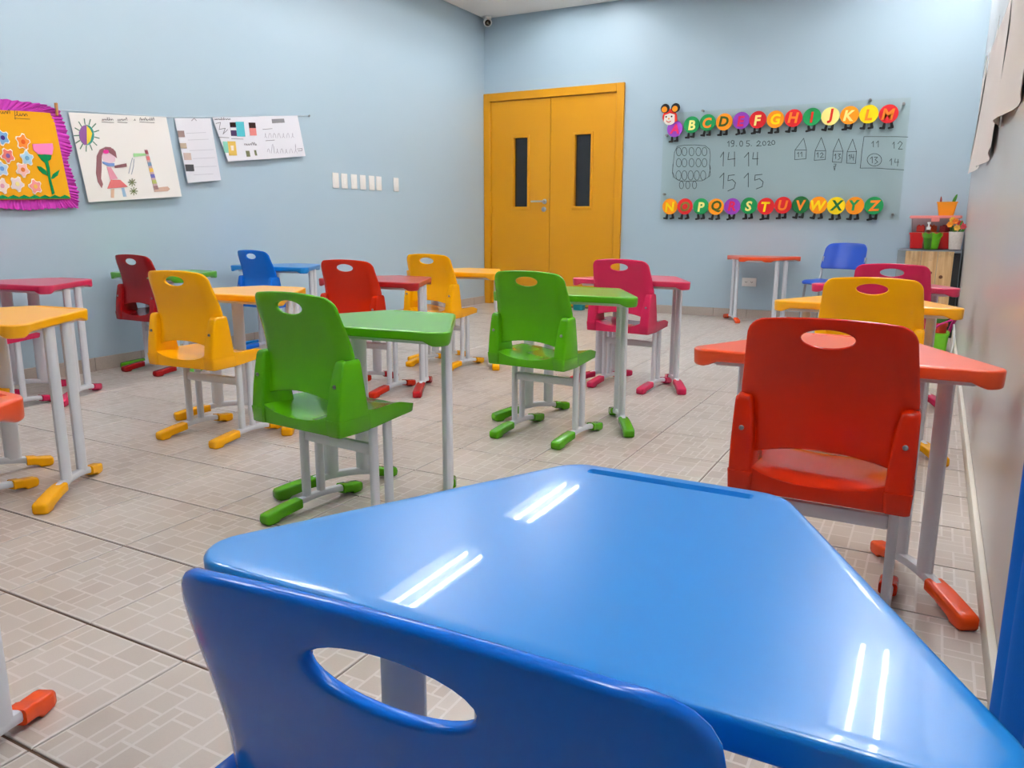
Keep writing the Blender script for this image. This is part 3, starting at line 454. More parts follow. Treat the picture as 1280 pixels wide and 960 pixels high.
# ---- chair shapes (local: +y is the way the sitter faces, origin on the floor) ----
def smooth01(t): t = max(0, min(1, t)); return t*t*(3-2*t)
def back_y(z):
    pts = [(.33, -.172), (.41, -.164), (.50, -.150), (.55, -.157), (.61, -.173), (.652, -.186), (.70, -.194)]
    for (a, ya), (b, yb) in zip(pts, pts[1:]):
        if z <= b: return ya+(yb-ya)*(z-a)/(b-a)
    return pts[-1][1]
def back_ys(z): return sum(back_y(z+d) for d in (-.02, -.01, 0, .01, .02))/5
def back_w(z):
    if z > .53: return .174-.017*(z-.53)/.16
    return .174-.004*(.53-z)/.12
def back_mesh():
    out = []
    for z in [.396+.0098*i for i in range(26)]: out.append((back_w(z), z))
    ztop = .690; r = .042; cx = back_w(ztop-r)-r
    for i in range(7):
        a = R(15*i); out.append((cx+r*math.cos(a), ztop-r+r*math.sin(a)))
    for i in range(1, 8): x = cx-i*cx/8; out.append((x, ztop+.006*(1-(x/cx)**2)))
    left = [(-x, z) for x, z in reversed(out)]
    bottom = [(-.13+.02*i, .398+.020*(1-((-.13+.02*i)/.135)**2)) for i in range(14)]
    poly = [(x, z) for x, z in out+left+bottom]
    hole = [(.051*math.cos(2*PI*i/28), .654+.0185*math.sin(2*PI*i/28)) for i in range(28)]
    def yy(x, z):
        q = abs(x)/back_w(z); return back_ys(z)+.007*q*q+(.013+.009*smooth01((.67-z)/.15))*max(0, (q-.76)/.24)**1.7
    t = .0055
    bm = plate(poly, [hole], .013, lambda x, z: (x, yy(x, z)+t, z), lambda x, z: (x, yy(x, z)-t, z), .0045, 3)
    return to_mesh(bm, 'backrest', tmp, True, 60)
def seat_hw(y): return .172-.02*smooth01((y+.05)/.2)
def seat_mesh():
    rear, front = -.190, .160
    pts = [(seat_hw(rear), rear), (seat_hw(-.05), -.05), (seat_hw(.05), .05), (seat_hw(front), front), (-seat_hw(front), front), (-seat_hw(.05), .05), (-seat_hw(-.05), -.05), (-seat_hw(rear), rear)]
    poly = round_poly(pts, [.03, .2, .2, .05, .05, .2, .2, .03], 6)
    def top(x, y):
        q = min(1, abs(x)/seat_hw(y)); z = .368-.016*(1-q*q)
        z += .034*q**4*smooth01((-.05-y)/.12)               # rear corners rise into the side brackets
        z -= .006*smooth01((-.1-y)/.09)*(1-q*q)
        z -= .022*smooth01((y-.04)/.12)                     # waterfall front
        return (x, y, z)
    def bot(x, y):
        q = min(1, abs(x)/seat_hw(y)); return (x*.985, y*.985, .314+.010*smooth01((y+.1)/.25)+.010*(1-q)*smooth01((y+.12)/.1))
    bm = plate(poly, [], .017, top, bot, .006, 3)
    return to_mesh(bm, 'seat', tmp, True, 60)
def bracket_mesh(s):
    rows = [(.314, .130, .175, -.190, -.075), (.317, .128, .178, -.194, -.072), (.360, .126, .180, -.197, -.075), (.3605, .128, .1785, -.1945, -.077), (.362, .128, .1785, -.1945, -.077), (.42, .130, .179, -.187, -.086), (.47, .135, .1785, -.178, -.094), (.506, .141, .178, -.170, -.100), (.514, .143, .177, -.167, -.102), (.519, .147, .174, -.162, -.106)]
    secs = []
    for z, xi, xo, yr, yf in rows:
        cx, cy = (xi+xo)/2, (yr+yf)/2
        secs.append([(s*(cx+a), cy+b, z) for a, b in rrect(xo-xi, yf-yr, min(.008, (xo-xi)*.4), 3)])
    if s < 0: secs = [q[::-1] for q in secs]
    return to_mesh(loft(nb(), secs), 'side_bracket', tmp, True, 50)
def screw_mesh(s):
    return to_mesh(lathe(nb(), [(.0055, 0), (.0055, -.0025), (.0035, -.004), (.0035, -.001)], 10, (s*.157, -.1825, .452), axis='y'), 'screw', tmp)
OVAL_C = rrect(.020, .028, .008, 3)
def chair_leg_mesh(): return to_mesh(loft(nb(), [[(a, b, .038) for a, b in OVAL_C], [(a, b, .326) for a, b in OVAL_C]]), 'leg', tmp)
def foot_bar_mesh(y0, y1, ztop, w_=.024, h_=.022):
    n = 10; path = []
    for i in range(n+1):
        t = i/n; y = y0+(y1-y0)*t; path.append((0, y, .016+(ztop-.016)*math.sin(PI*t)**.8))
    return to_mesh(sweep(nb(), path, rrect(w_, h_, .007, 2)), 'foot_bar', tmp)
def shoe_mesh(L, ztip, zin, w_=.043):
    """plastic end cap: from the tip (y=0) to the open end (y=L), underside arches"""
    rows = [(0, .72, .008, ztip*.80), (.005, .92, .002, ztip*.96), (.014, 1, 0, ztip), (.042, 1, 0, ztip+(zin-ztip)*.3), (.05, 1, .008, ztip+(zin-ztip)*.36), (L*.7, 1, zin-.034, zin-.003), (L, .94, zin-.031, zin)]
    secs = []
    for y, k, z0, z1 in rows:
        h = z1-z0; secs.append([(a, y, (z0+z1)/2+b) for a, b in rrect(w_*k, h, min(.0075, h*.42, w_*k*.42), 3)])
    return to_mesh(loft(nb(), secs), 'end_cap', tmp, True, 50)
def crossbar_mesh(): return to_mesh(bbox((-.138, -.044, .226), (.138, -.026, .260), .006, 2), 'crossbar', tmp)
CHG = 'plastic classroom chairs with side brackets'
def chair(label, x, y, deg, colour):
    t = thing('school_chair', label, 'chair', (x, y, 0), R(deg), CHG); m = plastic(colour)
    link('seat', recolor('seat', seat_mesh, m), t); link('backrest', recolor('back', back_mesh, m), t)
    for s in (-1, 1):
        br = link('side_bracket', recolor('br%d' % s, lambda: bracket_mesh(s), m), t)
        link('screw', recolor('scr%d' % s, lambda: screw_mesh(s), screw_m), br)
        for ly in (-.036, .022): link('leg', cached('cleg', chair_leg_mesh), t, (s*.147, ly, 0))
        fb = link('foot_bar', cached('cfoot', lambda: foot_bar_mesh(-.165, .165, .038)), t, (s*.147, 0, 0))
        link('end_cap', recolor('cap_long', lambda: shoe_mesh(.135, .034, .047), m), fb, (0, -.205, 0))
        link('end_cap', recolor('cap_short', lambda: shoe_mesh(.085, .032, .043), m), fb, (0, .190, 0), (0, 0, PI))
    link('crossbar', cached('cbar', crossbar_mesh), t)
    return t
# ---- desk shapes (local: origin on the floor below the middle of the long edge, +y away from the sitter) ----
DH = .585; DA, DB, DD = .352, .128, .430
def desk_top_mesh():
    poly = round_poly([(-DA, 0), (DA, 0), (DB, DD), (-DB, DD)], [.042, .042, .05, .05], 8)
    cen = [(-DA+.03, .01), (DA-.03, .01), (DB-.01, DD-.01), (-DB+.01, DD-.01)]
    gy0, gy1, gx = DD-.035, DD-.018, .098
    def grv(k): return round_poly([(-gx+k, gy0+k), (gx-k, gy0+k), (gx-k, gy1-k), (-gx+k, gy1-k)], [.006-k*.6]*4, 4)
    g0, g1 = grv(0), grv(.003)
    def top(x, y): return (x, y, DH-(.005 if inside((x, y), g1) or pdist((x, y), g1) < .0008 else 0))
    def bot(x, y):
        d = min(math.hypot(x-a, y-b) for a, b in cen); return (x*.994, DD*.5+(y-DD*.5)*.994, DH-.028-.013*(1-smooth01((d-.030)/.03)))
    bm = plate(poly, [], .02, top, bot, .006, 3, loops=[g0, g1])
    return to_mesh(bm, 'desktop', tmp, True, 45)
FN, FF = Vector((.318, .018)), Vector((.112, .405))      # right foot: near and far tip
FDIR = (FF-FN); FLEN = FDIR.length; FANG = math.atan2(FDIR.y, FDIR.x)-PI/2
OVAL_D = [(.0145*math.cos(2*PI*i/16), .027*math.sin(2*PI*i/16)) for i in range(16)]
def desk_leg_mesh(): return to_mesh(loft(nb(), [[(a, b, .045) for a, b in OVAL_D], [(a, b, DH-.02) for a, b in OVAL_D]]), 'leg', tmp)
def desk_frame_mesh():
    b = nb(); z0, z1 = DH-.042, DH-.0275
    q = [(-.27, .05), (.27, .05), (.11, .375), (-.11, .375)]
    for i in range(4):
        p0, p1 = q[i], q[(i+1) % 4]; sweep(b, [(*p0, (z0+z1)/2), (*p1, (z0+z1)/2)], rrect(.022, z1-z0, .003, 2))
    return to_mesh(b, 'under_frame', tmp)
DKG = 'trapezoid classroom desks'
def desk(label, x, y, deg, colour, top=None, shoe=None):
    t = thing('school_desk', label, 'desk', (x, y, 0), R(deg), DKG); mt = top_plastic(top or colour); m = plastic(shoe or colour)
    link('desktop', recolor('dtop', desk_top_mesh, mt), t)
    link('under_frame', cached('dframe', desk_frame_mesh), t)
    for s in (-1, 1):
        def at(k): p = FN.lerp(FF, k); return (s*p.x, p.y, 0)
        fb = link('foot_bar', cached('dfoot', lambda: foot_bar_mesh(0, FLEN-.06, .047, .026, .024)), t, at(.07), (0, 0, s*FANG))
        for k in (.45, .72): link('leg', cached('dleg', desk_leg_mesh), t, at(k), (0, 0, s*FANG))
        link('end_cap', recolor('dcap_long', lambda: shoe_mesh(.155, .036,   .054, .047), m), fb, (0, -.07*FLEN, 0))
        link('end_cap', recolor('dcap_short', lambda: shoe_mesh(.085, .033, .045, .042), m), fb, (0, FLEN*.93, 0), (0, 0, PI))
    return t
# desks: x, y of the long edge, turn
desk('blue plastic trapezoid desk with pencil groove, nearest the camera', -.2485, .436, 0, 'blue')
desk('orange plastic trapezoid desk beside the white wall, just beyond the blue desk', -.172, 1.826, 1.0, 'orange_top', shoe='orange_top')
desk('yellow plastic trapezoid desk near the white wall, between the orange and pink desks', -.217, 3.14, .5, 'yellow')
desk('pink plastic trapezoid desk by the white wall, in front of the pine cabinet', -.209, 4.12, 2.0, 'pink')
desk('green plastic trapezoid desk nearest the camera, left of the front blue desk', -1.483, 1.731, 3.0, 'green')
desk('green plastic trapezoid desk in the middle of the room, before the pink desk', -1.367, 2.95, 2.5, 'green')
desk('pink plastic trapezoid desk in the middle, between the green desk and the door', -1.41, 3.88, -1.0, 'pink')
desk('yellow plastic trapezoid desk between the yellow chair and the near green chair', -2.633, 2.275, 3.8, 'yellow')
desk('dark red plastic trapezoid desk in front of the orange-red chair', -2.575, 3.16, -2.0, 'crimson', shoe='crimson')
desk('yellow plastic trapezoid desk closest to the amber double door', -2.59, 3.99, .8, 'yellow')
desk('yellow plastic trapezoid desk cut by the left picture edge', -2.644, 1.234, 6.5, 'yellow')
desk('pink plastic trapezoid desk against the blue side wall at the far left', -3.96, 2.127, 5.0, 'pink')
desk('green plastic trapezoid desk against the blue side wall behind the dark red chair', -4.0, 2.94, -3, 'green')
desk('light blue plastic trapezoid desk against the blue side wall', -3.96, 3.85, 4, 'blue')
desk('orange plastic trapezoid desk mostly out of frame at lower left', -1.507, .335, -3, 'orange_top')
desk('red trapezoid table turned round against the wall under the glass board', -1.385, 7.43, 180, 'orange_top', shoe='orange_top')
chair('blue plastic school chair nearest the camera, at the bottom edge', -.226, .464, 2.0, 'blue_chair')
chair('orange-red plastic school chair beside the white wall, behind the blue desk', -.172, 1.828, -.4, 'orange')
chair('yellow plastic school chair by the white wall, behind the orange-red chair', -.191, 3.178, 1.5, 'yellow')
chair('pink plastic school chair by the white wall, farthest in its row', -.176, 4.239, .4, 'pink')
chair('green plastic school chair nearest the camera, left of the front blue desk', -1.503, 1.744, -5.8, 'green')
chair('green plastic school chair in the middle of the room, before the pink chair', -1.381, 2.891, -4.4, 'green')
chair('pink plastic school chair in the middle, between the green chair and the wall', -1.42, 4.019, -5.7, 'pink')
chair('yellow plastic school chair on the left, before the dark red chair', -2.595, 2.23, 2.8, 'yellow')
chair('dark red plastic school chair close to the blue side wall', -4.044, 3.105, -1.6, 'red')
chair('blue plastic school chair by the blue side wall at the back left', -3.993, 3.971, -6.6, 'blue_chair')
chair('orange-red plastic school chair at the dark red desk', -2.611, 3.246, 3.0, 'orange')
chair('yellow plastic school chair closest to the amber double door', -2.658, 4.059, -2.1, 'yellow')
chair('pink plastic school chair at the far left, mostly hidden by the desks', -3.95, 2.07, 4, 'pink')
chair('yellow plastic school chair mostly outside the left picture edge', -2.755, 1.254, 4, 'yellow')
# ================================================================ glass board and what is on it
BX0, BX1, BZ0, BZ1 = -2.394, -.311, .906, 1.888; BY = YB-.034
t = thing('glass_board', 'greenish glass writing board with dark marker writing on the back wall', 'board', (0, 0, 0))
obj('glass_panel', bbox((BX0, BY-.004, BZ0), (BX1, BY+.004, BZ1), .001, 1), thin_glass('board_glass', (.972, .982, .958), .02, 1.45), t, smooth=False)
for x, z in ((BX0+.03, BZ0+.24), (BX0+.03, BZ1-.2), (BX1-.05, BZ0+.045), (BX1-.05, BZ1-.045), (-2.03, BZ1+.002), (-.617, BZ1+.002)):
    obj('standoff', lathe(nb(), [(.011, YB-.0005), (.011, BY+.004), (.006, BY+.004), (.006, BY-.005), (.0115, BY-.005), (.0105, BY-.010)], 12, (x, 0, z), axis='y'), screw_m, t)
ink_m = mat('board_marker_ink', (58, 64, 68), .6, .2)
for nm, key, wd in (('date_writing', 'date', .0055), ('number_writing', 'numbers', .006), ('oval_drawing', 'ovals', .0045), ('house_drawing', 'houses', .0045), ('box_drawing', 'box', .0045)):
    b = nb()
    for pl in INK[key]: ribbon(b, pl, wd, 'y', BY-.0041)
    obj(nm, b, ink_m, t, smooth=False)
FC = {'g': (16, 142, 76), 'dg': (16, 104, 50), 'o': (244, 146, 12), 'r': (206, 26, 34), 'p': (140, 62, 176), 'y': (250, 216, 0), 'c': (250, 236, 140), 'm': (214, 30, 90), 'ol': (122, 112, 40), 'or': (240, 130, 30), 'rl': (216, 40, 20), 'dk': (60, 86, 20), 'k': (20, 20, 22), 'w': (240, 236, 226)}
CN = {'g': 'green', 'dg': 'dark green', 'o': 'orange', 'r': 'red', 'p': 'purple', 'y': 'yellow', 'c': 'cream', 'm': 'magenta', 'ol': 'olive', 'or': 'orange', 'rl': 'red', 'dk': 'dark green'}
def foam(k): return mat('foam_'+k, FC[k], .6, .3, bump=.05, bscale=400)
LC = dict(A='pm', B='gc', C='g,or', D='o,dk', E='pm', F='rc', G='oy', H='r,or', I='g,rl', J='c,rl', K='oc', L='y,or', M='r,or', N='oy', O='r,ol', P='gc', Q='o,dk', R='pm', S='gc', T='ry', U='r,or', V='dg,or', W='oy', X='y,dg', Y='o,g', Z='g,or')
disc_me = to_mesh(lathe(nb(), [(.0745, 0), (.0745, -.004), (.0735, -.005)], 32, axis='y'), 'disc', tmp)
boot = [(-.009, .0), (.009, .0), (.013, -.04), (.011, -.052), (-.028, -.052), (-.034, -.044), (-.03, -.036), (-.012, -.034)]
boot_me = to_mesh(prism(nb(), boot, 0, -.004, 'y'), 'boot', foam('k'), False)
def letter_mesh(ch):
    cu = bpy.data.curves.new('glyph', 'FONT'); cu.body = ch; cu.size = .118; cu.align_x = 'CENTER'; cu.align_y = 'CENTER'; cu.extrude = .0012; cu.offset = .004; cu.resolution_u = 3; cu.shear = .12
    ob = bpy.data.objects.new('glyph', cu); COL.objects.link(ob)
    dg = bpy.context.evaluated_depsgraph_get(); me = bpy.data.meshes.new_from_object(ob.evaluated_get(dg))
    bpy.data.objects.remove(ob); bpy.data.curves.remove(cu)
    xs = [v.co.x for v in me.vertices]; ys = [v.co.y for v in me.vertices]; cx, cy = (min(xs)+max(xs))/2, (min(ys)+max(ys))/2
    for v in me.vertices: v.co = Vector((v.co.x-cx, -v.co.z, v.co.y-cy))
    me.name = 'letter'; return me
rnd = random.Random(11)
for ch, (lx, lz) in LET.items():
    dc, lc = (LC[ch].split(',') if ',' in LC[ch] else (LC[ch][0], LC[ch][1:]))
    yb = BY-.0062
    extra = ', smiling girl head on top' if ch == 'A' else ''
    t = thing('alphabet_disc', '%s foam disc with %s letter %s and black boots%s' % (CN[dc], CN[lc], ch, extra), 'letter', (lx, yb, lz), 0, 'foam alphabet caterpillar on the glass board')
    me = disc_me.copy(); me.materials.clear(); me.materials.append(foam(dc)); link('disc', me, t)
    me = letter_mesh(ch); me.materials.clear(); me.materials.append(foam(lc)); link('letter', me, t, (rnd.uniform(-.004, .006), -.0062, rnd.uniform(-.006, .004)), (0, R(rnd.uniform(-4, 4)), 0))
    for k, bx in enumerate((-.024, .026)):
        link('boot', boot_me, t, (bx, .0, -.07+(.004 if k else 0)), (0, R(rnd.uniform(-16, 14)), 0))
    if ch == 'A':
        hx, hz = -.052, .098
        h = obj('head', lathe(nb(), [(.062, -.004), (.062, -.009), (.06, -.0095)], 28, (hx, 0, hz), axis='y'), foam('w'), t)
        hair = nb()
        prism(hair, [(hx+.07*math.cos(R(a)), hz+.005+.078*math.sin(R(a))) for a in range(0, 181, 12)]+[(hx-.058, hz-.03), (hx-.05, hz+.03), (hx, hz+.045), (hx+.048, hz+.03), (hx+.05, hz-.04), (hx+.075, hz-.03)], -.0095, -.012, 'y')
        obj('hair', hair, foam('rl'), h)
        for s in (-1, 1):
            bx, bz = hx+.004+s*.05, hz+.088
            obj('hair_bow', lathe(nb(), [(.043, -.012), (.043, -.015)], 16, (bx, 0, bz), axis='y'), foam('k'), h)
            obj('bow_centre', lathe(nb(), [(.027, -.0152), (.027, -.0175)], 12, (bx-.006, 0, bz-.008), axis='y'), foam('o'), h)
            obj('eye', lathe(nb(), [(.008, -.0095), (.008, -.011)], 10, (hx-.008+s*.026, 0, hz+.014), axis='y'), foam('k'), h)
        obj('nose', lathe(nb(), [(.007, -.0095), (.007, -.012)], 10, (hx-.008, 0, hz-.004), axis='y'), foam('o'), h)
        obj('mouth', ribbon(nb(), [(hx-.03, hz-.022), (hx-.02, hz-.033), (hx-.005, hz-.036), (hx+.012, hz-.028)], .007, 'y', -.0095, .0012), foam('rl'), h, smooth=False)

# ================================================================ papers on the blue side wall
paper_m = mat('paper_white', (236, 233, 228), .8, .2, bump=.25, bscale=9)
paper2_m = mat('paper_copy', (226, 226, 232), .8, .2, bump=.25, bscale=9)
def sheet(quad, off0, off1, m, name, parent, nx=10, ny=10, curl=.012, seed=1, t=.0008):
    """paper sheet from wall corners (y,z): TL,TR,BR,BL; hangs off0 from the wall at the top and off1 at the bottom"""
    rn = random.Random(seed); ph = rn.uniform(0, 6); b = nb(); G = []
    def pt(u, v):
        A, B_, C_, D_ = [Vector(q) for q in quad]; p = A.lerp(B_, u).lerp(D_.lerp(C_, u), v)
        return p.x, p.y, off0+(off1-off0)*v+curl*v*.5*(math.sin(ph+5*u)+1)*.6
    for side in (0, 1):
        row = [[b.verts.new((XL+pt(i/nx, j/ny)[2]+(t if side else 0), *pt(i/nx, j/ny)[:2])) for i in range(nx+1)] for j in range(ny+1)]
        G.append(row)
        for j in range(ny):
            for i in range(nx): b.faces.new((row[j][i], row[j][i+1], row[j+1][i+1], row[j+1][i]))
    def brd(row): return row[0]+[r[-1] for r in row[1:]]+row[-1][-2::-1]+[r[0] for r in row[-2:0:-1]]
    A, B_ = brd(G[0]), brd(G[1])
    for i in range(len(A)): b.faces.new((A[i], A[(i+1) % len(A)], B_[(i+1) % len(A)], B_[i]))
    o = obj(name, b, m, parent)
    A, B_, C_, D_ = [Vector(q) for q in quad]
    def depth(y, z):
        # invert the (nearly affine) quad for a depth lookup
        u, v = .5, .5
        for _ in range(8):
            p = A.lerp(B_, u).lerp(D_.lerp(C_, u), v); e = Vector((y, z))-p
            du = (B_-A).lerp(C_-D_, v); dv = (D_.lerp(C_, u)-A.lerp(B_, u)); det = du.x*dv.y-du.y*dv.x
            u += (e.x*dv.y-e.y*dv.x)/det; v += (du.x*e.y-du.y*e.x)/det
        u, v = max(-.2, min(1.2, u)), max(-.2, min(1.2, v))
        return XL+pt(u, v)[2]+t
    return o, depth
def crayon(c): return mat('crayon_%d_%d_%d' % c, c, .85, .1)
def patch(poly, depth, m, name, parent, lift=.001, t=.0007):
    b = nb(); c = [sum(p[i] for p in poly)/len(poly) for i in (0, 1)]
    hi = [b.verts.new((depth(*p)+lift+t, *p)) for p in poly]; lo = [b.verts.new((depth(*p)+lift*.2, *p)) for p in poly]
    b.faces.new(hi); b.faces.new(lo[::-1]); n = len(poly)
    for i in range(n): b.faces.new((hi[i], lo[i], lo[(i+1) % n], hi[(i+1) % n]))
    return obj(name, b, m, parent, smooth=False)
def lines(pls, depth, wd, m, name, parent, lift=.001):
    b = nb()
    for pl in pls:
        for p, q in zip(pl, pl[1:]):
            d = Vector(q)-Vector(p); n = max(1, int(d.length/.03))
            for k in range(n):
                a = Vector(p).lerp(Vector(q), k/n); e = Vector(p).lerp(Vector(q), (k+1)/n)
                ribbon(b, [tuple(a), tuple(e)], wd, 'x', max(depth(*a), depth(*e))+lift, .0006)
    return obj(name, b, m, parent, smooth=False)
pencil = mat('pencil_line', (96, 92, 96), .8, .1)
# string they hang from
tag(obj('hanging_string', sweep(nb(), [(XL+.006, 2.0, 1.425), (XL+.006, 2.481, 1.463), (XL+.006, 2.83, 1.487), (XL+.006, 3.55, 1.53), (XL+.006, 4.1, 1.598), (XL+.006, 4.795, 1.68)], circ(.0018, 6), up=(1, 0, 0)), mat('nylon_string', (205, 215, 220), .5)), 'thin pale string holding the papers on the blue side wall', 'string')
tag(obj('wall_nail', lathe(nb(), [(.004, 0), (.004, .012), (.008, .012), (.008, .015)], 10, (XL, 4.797, 1.68), axis='x'), screw_m), 'small nail at the right end of the string on the blue wall', 'nail')
# yellow poster with paper flowers and a magenta crepe ruffle
t = thing('flower_poster', 'yellow poster with paper flowers and a magenta crepe border on blue wall', 'poster', (0, 0, 0))
PQ = [(2.10, 1.435), (2.756, 1.478), (2.795, 1.003), (2.05, .975)]
yel_m = mat('card_yellow', (226, 160, 6), .7, .25, var=.03, vscale=8)
so, dep = sheet(PQ, .012, .028, yel_m, 'card', t, 14, 10, .006, 3, .0015)
crepe = mat('crepe_magenta', (204, 74, 186), .85, .1, var=.15, vscale=60)
def ruffle(path, inner, seed):
    rn = random.Random(seed); b = nb(); N = 120; pa = []
    P = [Vector(p) for p in path]; Q = [Vector(p) for p in inner]
    def along(L, s):
        f = s*(len(L)-1); i = min(int(f), len(L)-2); return L[i].lerp(L[i+1], f-i)
    prev = None
    for k in range(N+1):
        s = k/N; a, c = along(Q, s), along(P, s); wv = .007*math.sin(k*1.35)+.004*math.sin(k*2.9+1); ring = []
        for j, f in enumerate((0, .35, .7, 1, 1.0, .7, .35, 0)):
            q = c.lerp(a, 1-f*(1+.05*math.sin(k*.9)*f)); x = XL+.014+(wv*f if j < 4 else wv*f-.002)+.010*f
            ring.append(b.verts.new((max(x, XL+.004), q.x, q.y)))
        if prev:
            for j in range(8): b.faces.new((prev[j], prev[(j+1) % 8], ring[(j+1) % 8], ring[j]))
        prev = ring
    return b
ruf = [tuple(p) for p in PO['ruf'][0]]
obj('crepe_ruffle', ruffle([(2.06, 1.485), (2.3, 1.50), ruf[0], ruf[2], (2.80, 1.475)], [(2.10, 1.42), (2.3, 1.435), (2.47, 1.445), (2.6, 1.455), (2.75, 1.462)], 1), crepe, t)
obj('crepe_ruffle', ruffle([(2.79, 1.48), (2.815, 1.40), (2.84, 1.28), (2.805, 1.215), (2.83, 1.13), (2.85, 1.04), (2.84, .965)], [(2.74, 1.47), (2.75, 1.4), (2.758, 1.3), (2.762, 1.22), (2.77, 1.14), (2.775, 1.05), (2.78, 1.0)], 2), crepe, t)
obj('crepe_ruffle', ruffle([(2.84, .955), (2.7, .950), (2.55, .938), (2.42, .945), (2.04, .93)], [(2.785, 1.015), (2.7, 1.01), (2.55, 1.005), (2.42, 1.0), (2.06, .99)], 3), crepe, t)
fcol = [((236, 140, 60), (220, 90, 30)), ((224, 120, 110), (120, 90, 150)), ((170, 210, 230), (110, 170, 210)), ((240, 190, 180), (220, 120, 60)), ((176, 206, 228), (100, 150, 210)), ((232, 214, 214), (236, 226, 150)), ((236, 150, 150), (240, 190, 90)), ((240, 220, 210), (224, 160, 180)), ((120, 170, 210), (60, 40, 120))]
for k, fl in enumerate(PO['flowers']):
    cy, cz = fl[0]; r = .032 if k else .034; ph = k*.7
    pts = [(cy+r*(1 if i % 4 < 2 else .72)*math.cos(ph+2*PI*i/20), cz+r*1.12*(1 if i % 4 < 2 else .72)*math.sin(ph+2*PI*i/20)) for i in range(20)]
    f = patch([(cy+(p[0]-cy)*1.18, cz+(p[1]-cz)*1.18) for p in pts], dep, crayon((244, 238, 230)), 'paper_flower', t, .003, .001)
    patch(pts, dep, crayon(fcol[k][0]), 'petal_colour', f, .0045)
    patch([(cy+.011*math.cos(2*PI*i/10), cz+.012*math.sin(2*PI*i/10)) for i in range(10)], dep, crayon(fcol[k][1]), 'flower_centre', f, .0058)
grn = crayon((14, 128, 74))
tu = patch(PO['stem'][0], dep, grn, 'tulip_stem', t, .002)
for l in PO['leaf']: patch(l, dep, grn, 'tulip_leaf', t, .002)
patch(PO['tulip'][0], dep, crayon((242, 136, 190)), 'tulip_bloom', t, .003)
gp = [(2.05, .985)]+[(2.795-.003, .992)]; zz = []
n = 26
for i in range(n+1):
    y = 2.79-(2.79-2.06)*i/n; zz.append((y, .9935+.02+(.012 if i % 2 else 0)-.022*(2.79-y)/.73))
patch([(2.058, .982), (2.7935, 1.006)]+zz, dep, grn, 'grass_strip', t, .002)
lines(PO['title'], dep, .0028, mat('marker_brown', (70, 60, 20), .7), 'title_writing', t, .001)
tp = thing('clothespin', 'wooden clothespin at the top right of the yellow poster', 'clothespin', (XL+.038, 2.766, 1.482))
wood_m = mat('pin_wood', (178, 124, 70), .6, .3, var=.15, vscale=60)
for s in (-1, 1):
    obj('prong', bbox((s*.004-.003, -.006, -.034), (s*.004+.003, .006, .034), .0015, 1), wood_m, tp, (0, 0, 0), (0, s*.05, .1))
obj('spring', lathe(nb(), [(.004, -.007), (.004, .007)], 10, (0, 0, .004), axis='y'), screw_m, tp)
# big child's drawing
t = thing('virus_drawing', 'large white sheet with a crayon girl, virus and soap pump on blue wall', 'drawing', (0, 0, 0))
so, dep = sheet(Q_draw, .010, .030, paper_m, 'paper', t, 12, 10, .012, 5)
def dp(key, c, nm, lift=.0015):
    for q in DR[key]: patch(q, dep, crayon(c), nm, t, lift)
dp('virus', (60, 140, 130), 'virus_rim', .001); dp('virusL', (140, 92, 150), 'virus_left_half', .002); dp('virusR', (236, 206, 70), 'virus_right_half', .002)
lines(DR['spike'], dep, .006, crayon((96, 130, 110)), 'virus_spikes', t)
dp('face', (226, 196, 206), 'face', .001); dp('hair', (140, 96, 100), 'hair', .0018); dp('bow', (214, 60, 150), 'hair_bow', .003); dp('mask', (120, 150, 206), 'face_mask', .003)
dp('body', (220, 150, 168), 'dress_top', .001); dp('skirt', (204, 110, 110), 'skirt', .002); dp('arm', (122, 84, 88), 'arm', .002); dp('legL', (222, 186, 160), 'leg', .001); dp('legR', (160, 188, 214), 'leg', .001)
dp('pump', (196, 168, 168), 'pump_bottle', .001); dp('shoe', (200, 168, 150), 'pump_base', .002); dp('spout', (160, 206, 150), 'pump_spout', .002)
pq = DR['pump'][0]; seg_c = [(150, 80, 90), (214, 120, 120), (120, 150, 180), (230, 190, 90), (110, 110, 180), (180, 190, 110), (150, 120, 120)]
for i, c in enumerate(seg_c):
    a0, a1 = i/7+.02, i/7+.11; A, B_, C_, D_ = [Vector(q) for q in pq]
    patch([tuple(A.lerp(D_, a0)), tuple(B_.lerp(C_, a0)), tuple(B_.lerp(C_, a1)), tuple(A.lerp(D_, a1))], dep, crayon(c), 'pump_stripe', t, .002)
for wl in DR['title']: lines([wl], dep, .0026, pencil, 'title_word', t)
for wl in DR['titleline']: lines([wl], dep, .003, pencil, 'title_underline', t)
lines(DR['drops'], dep, .004, crayon((150, 160, 176)), 'soap_drops', t); lines(DR['star'], dep, .005, crayon((120, 130, 90)), 'germ_stars', t)
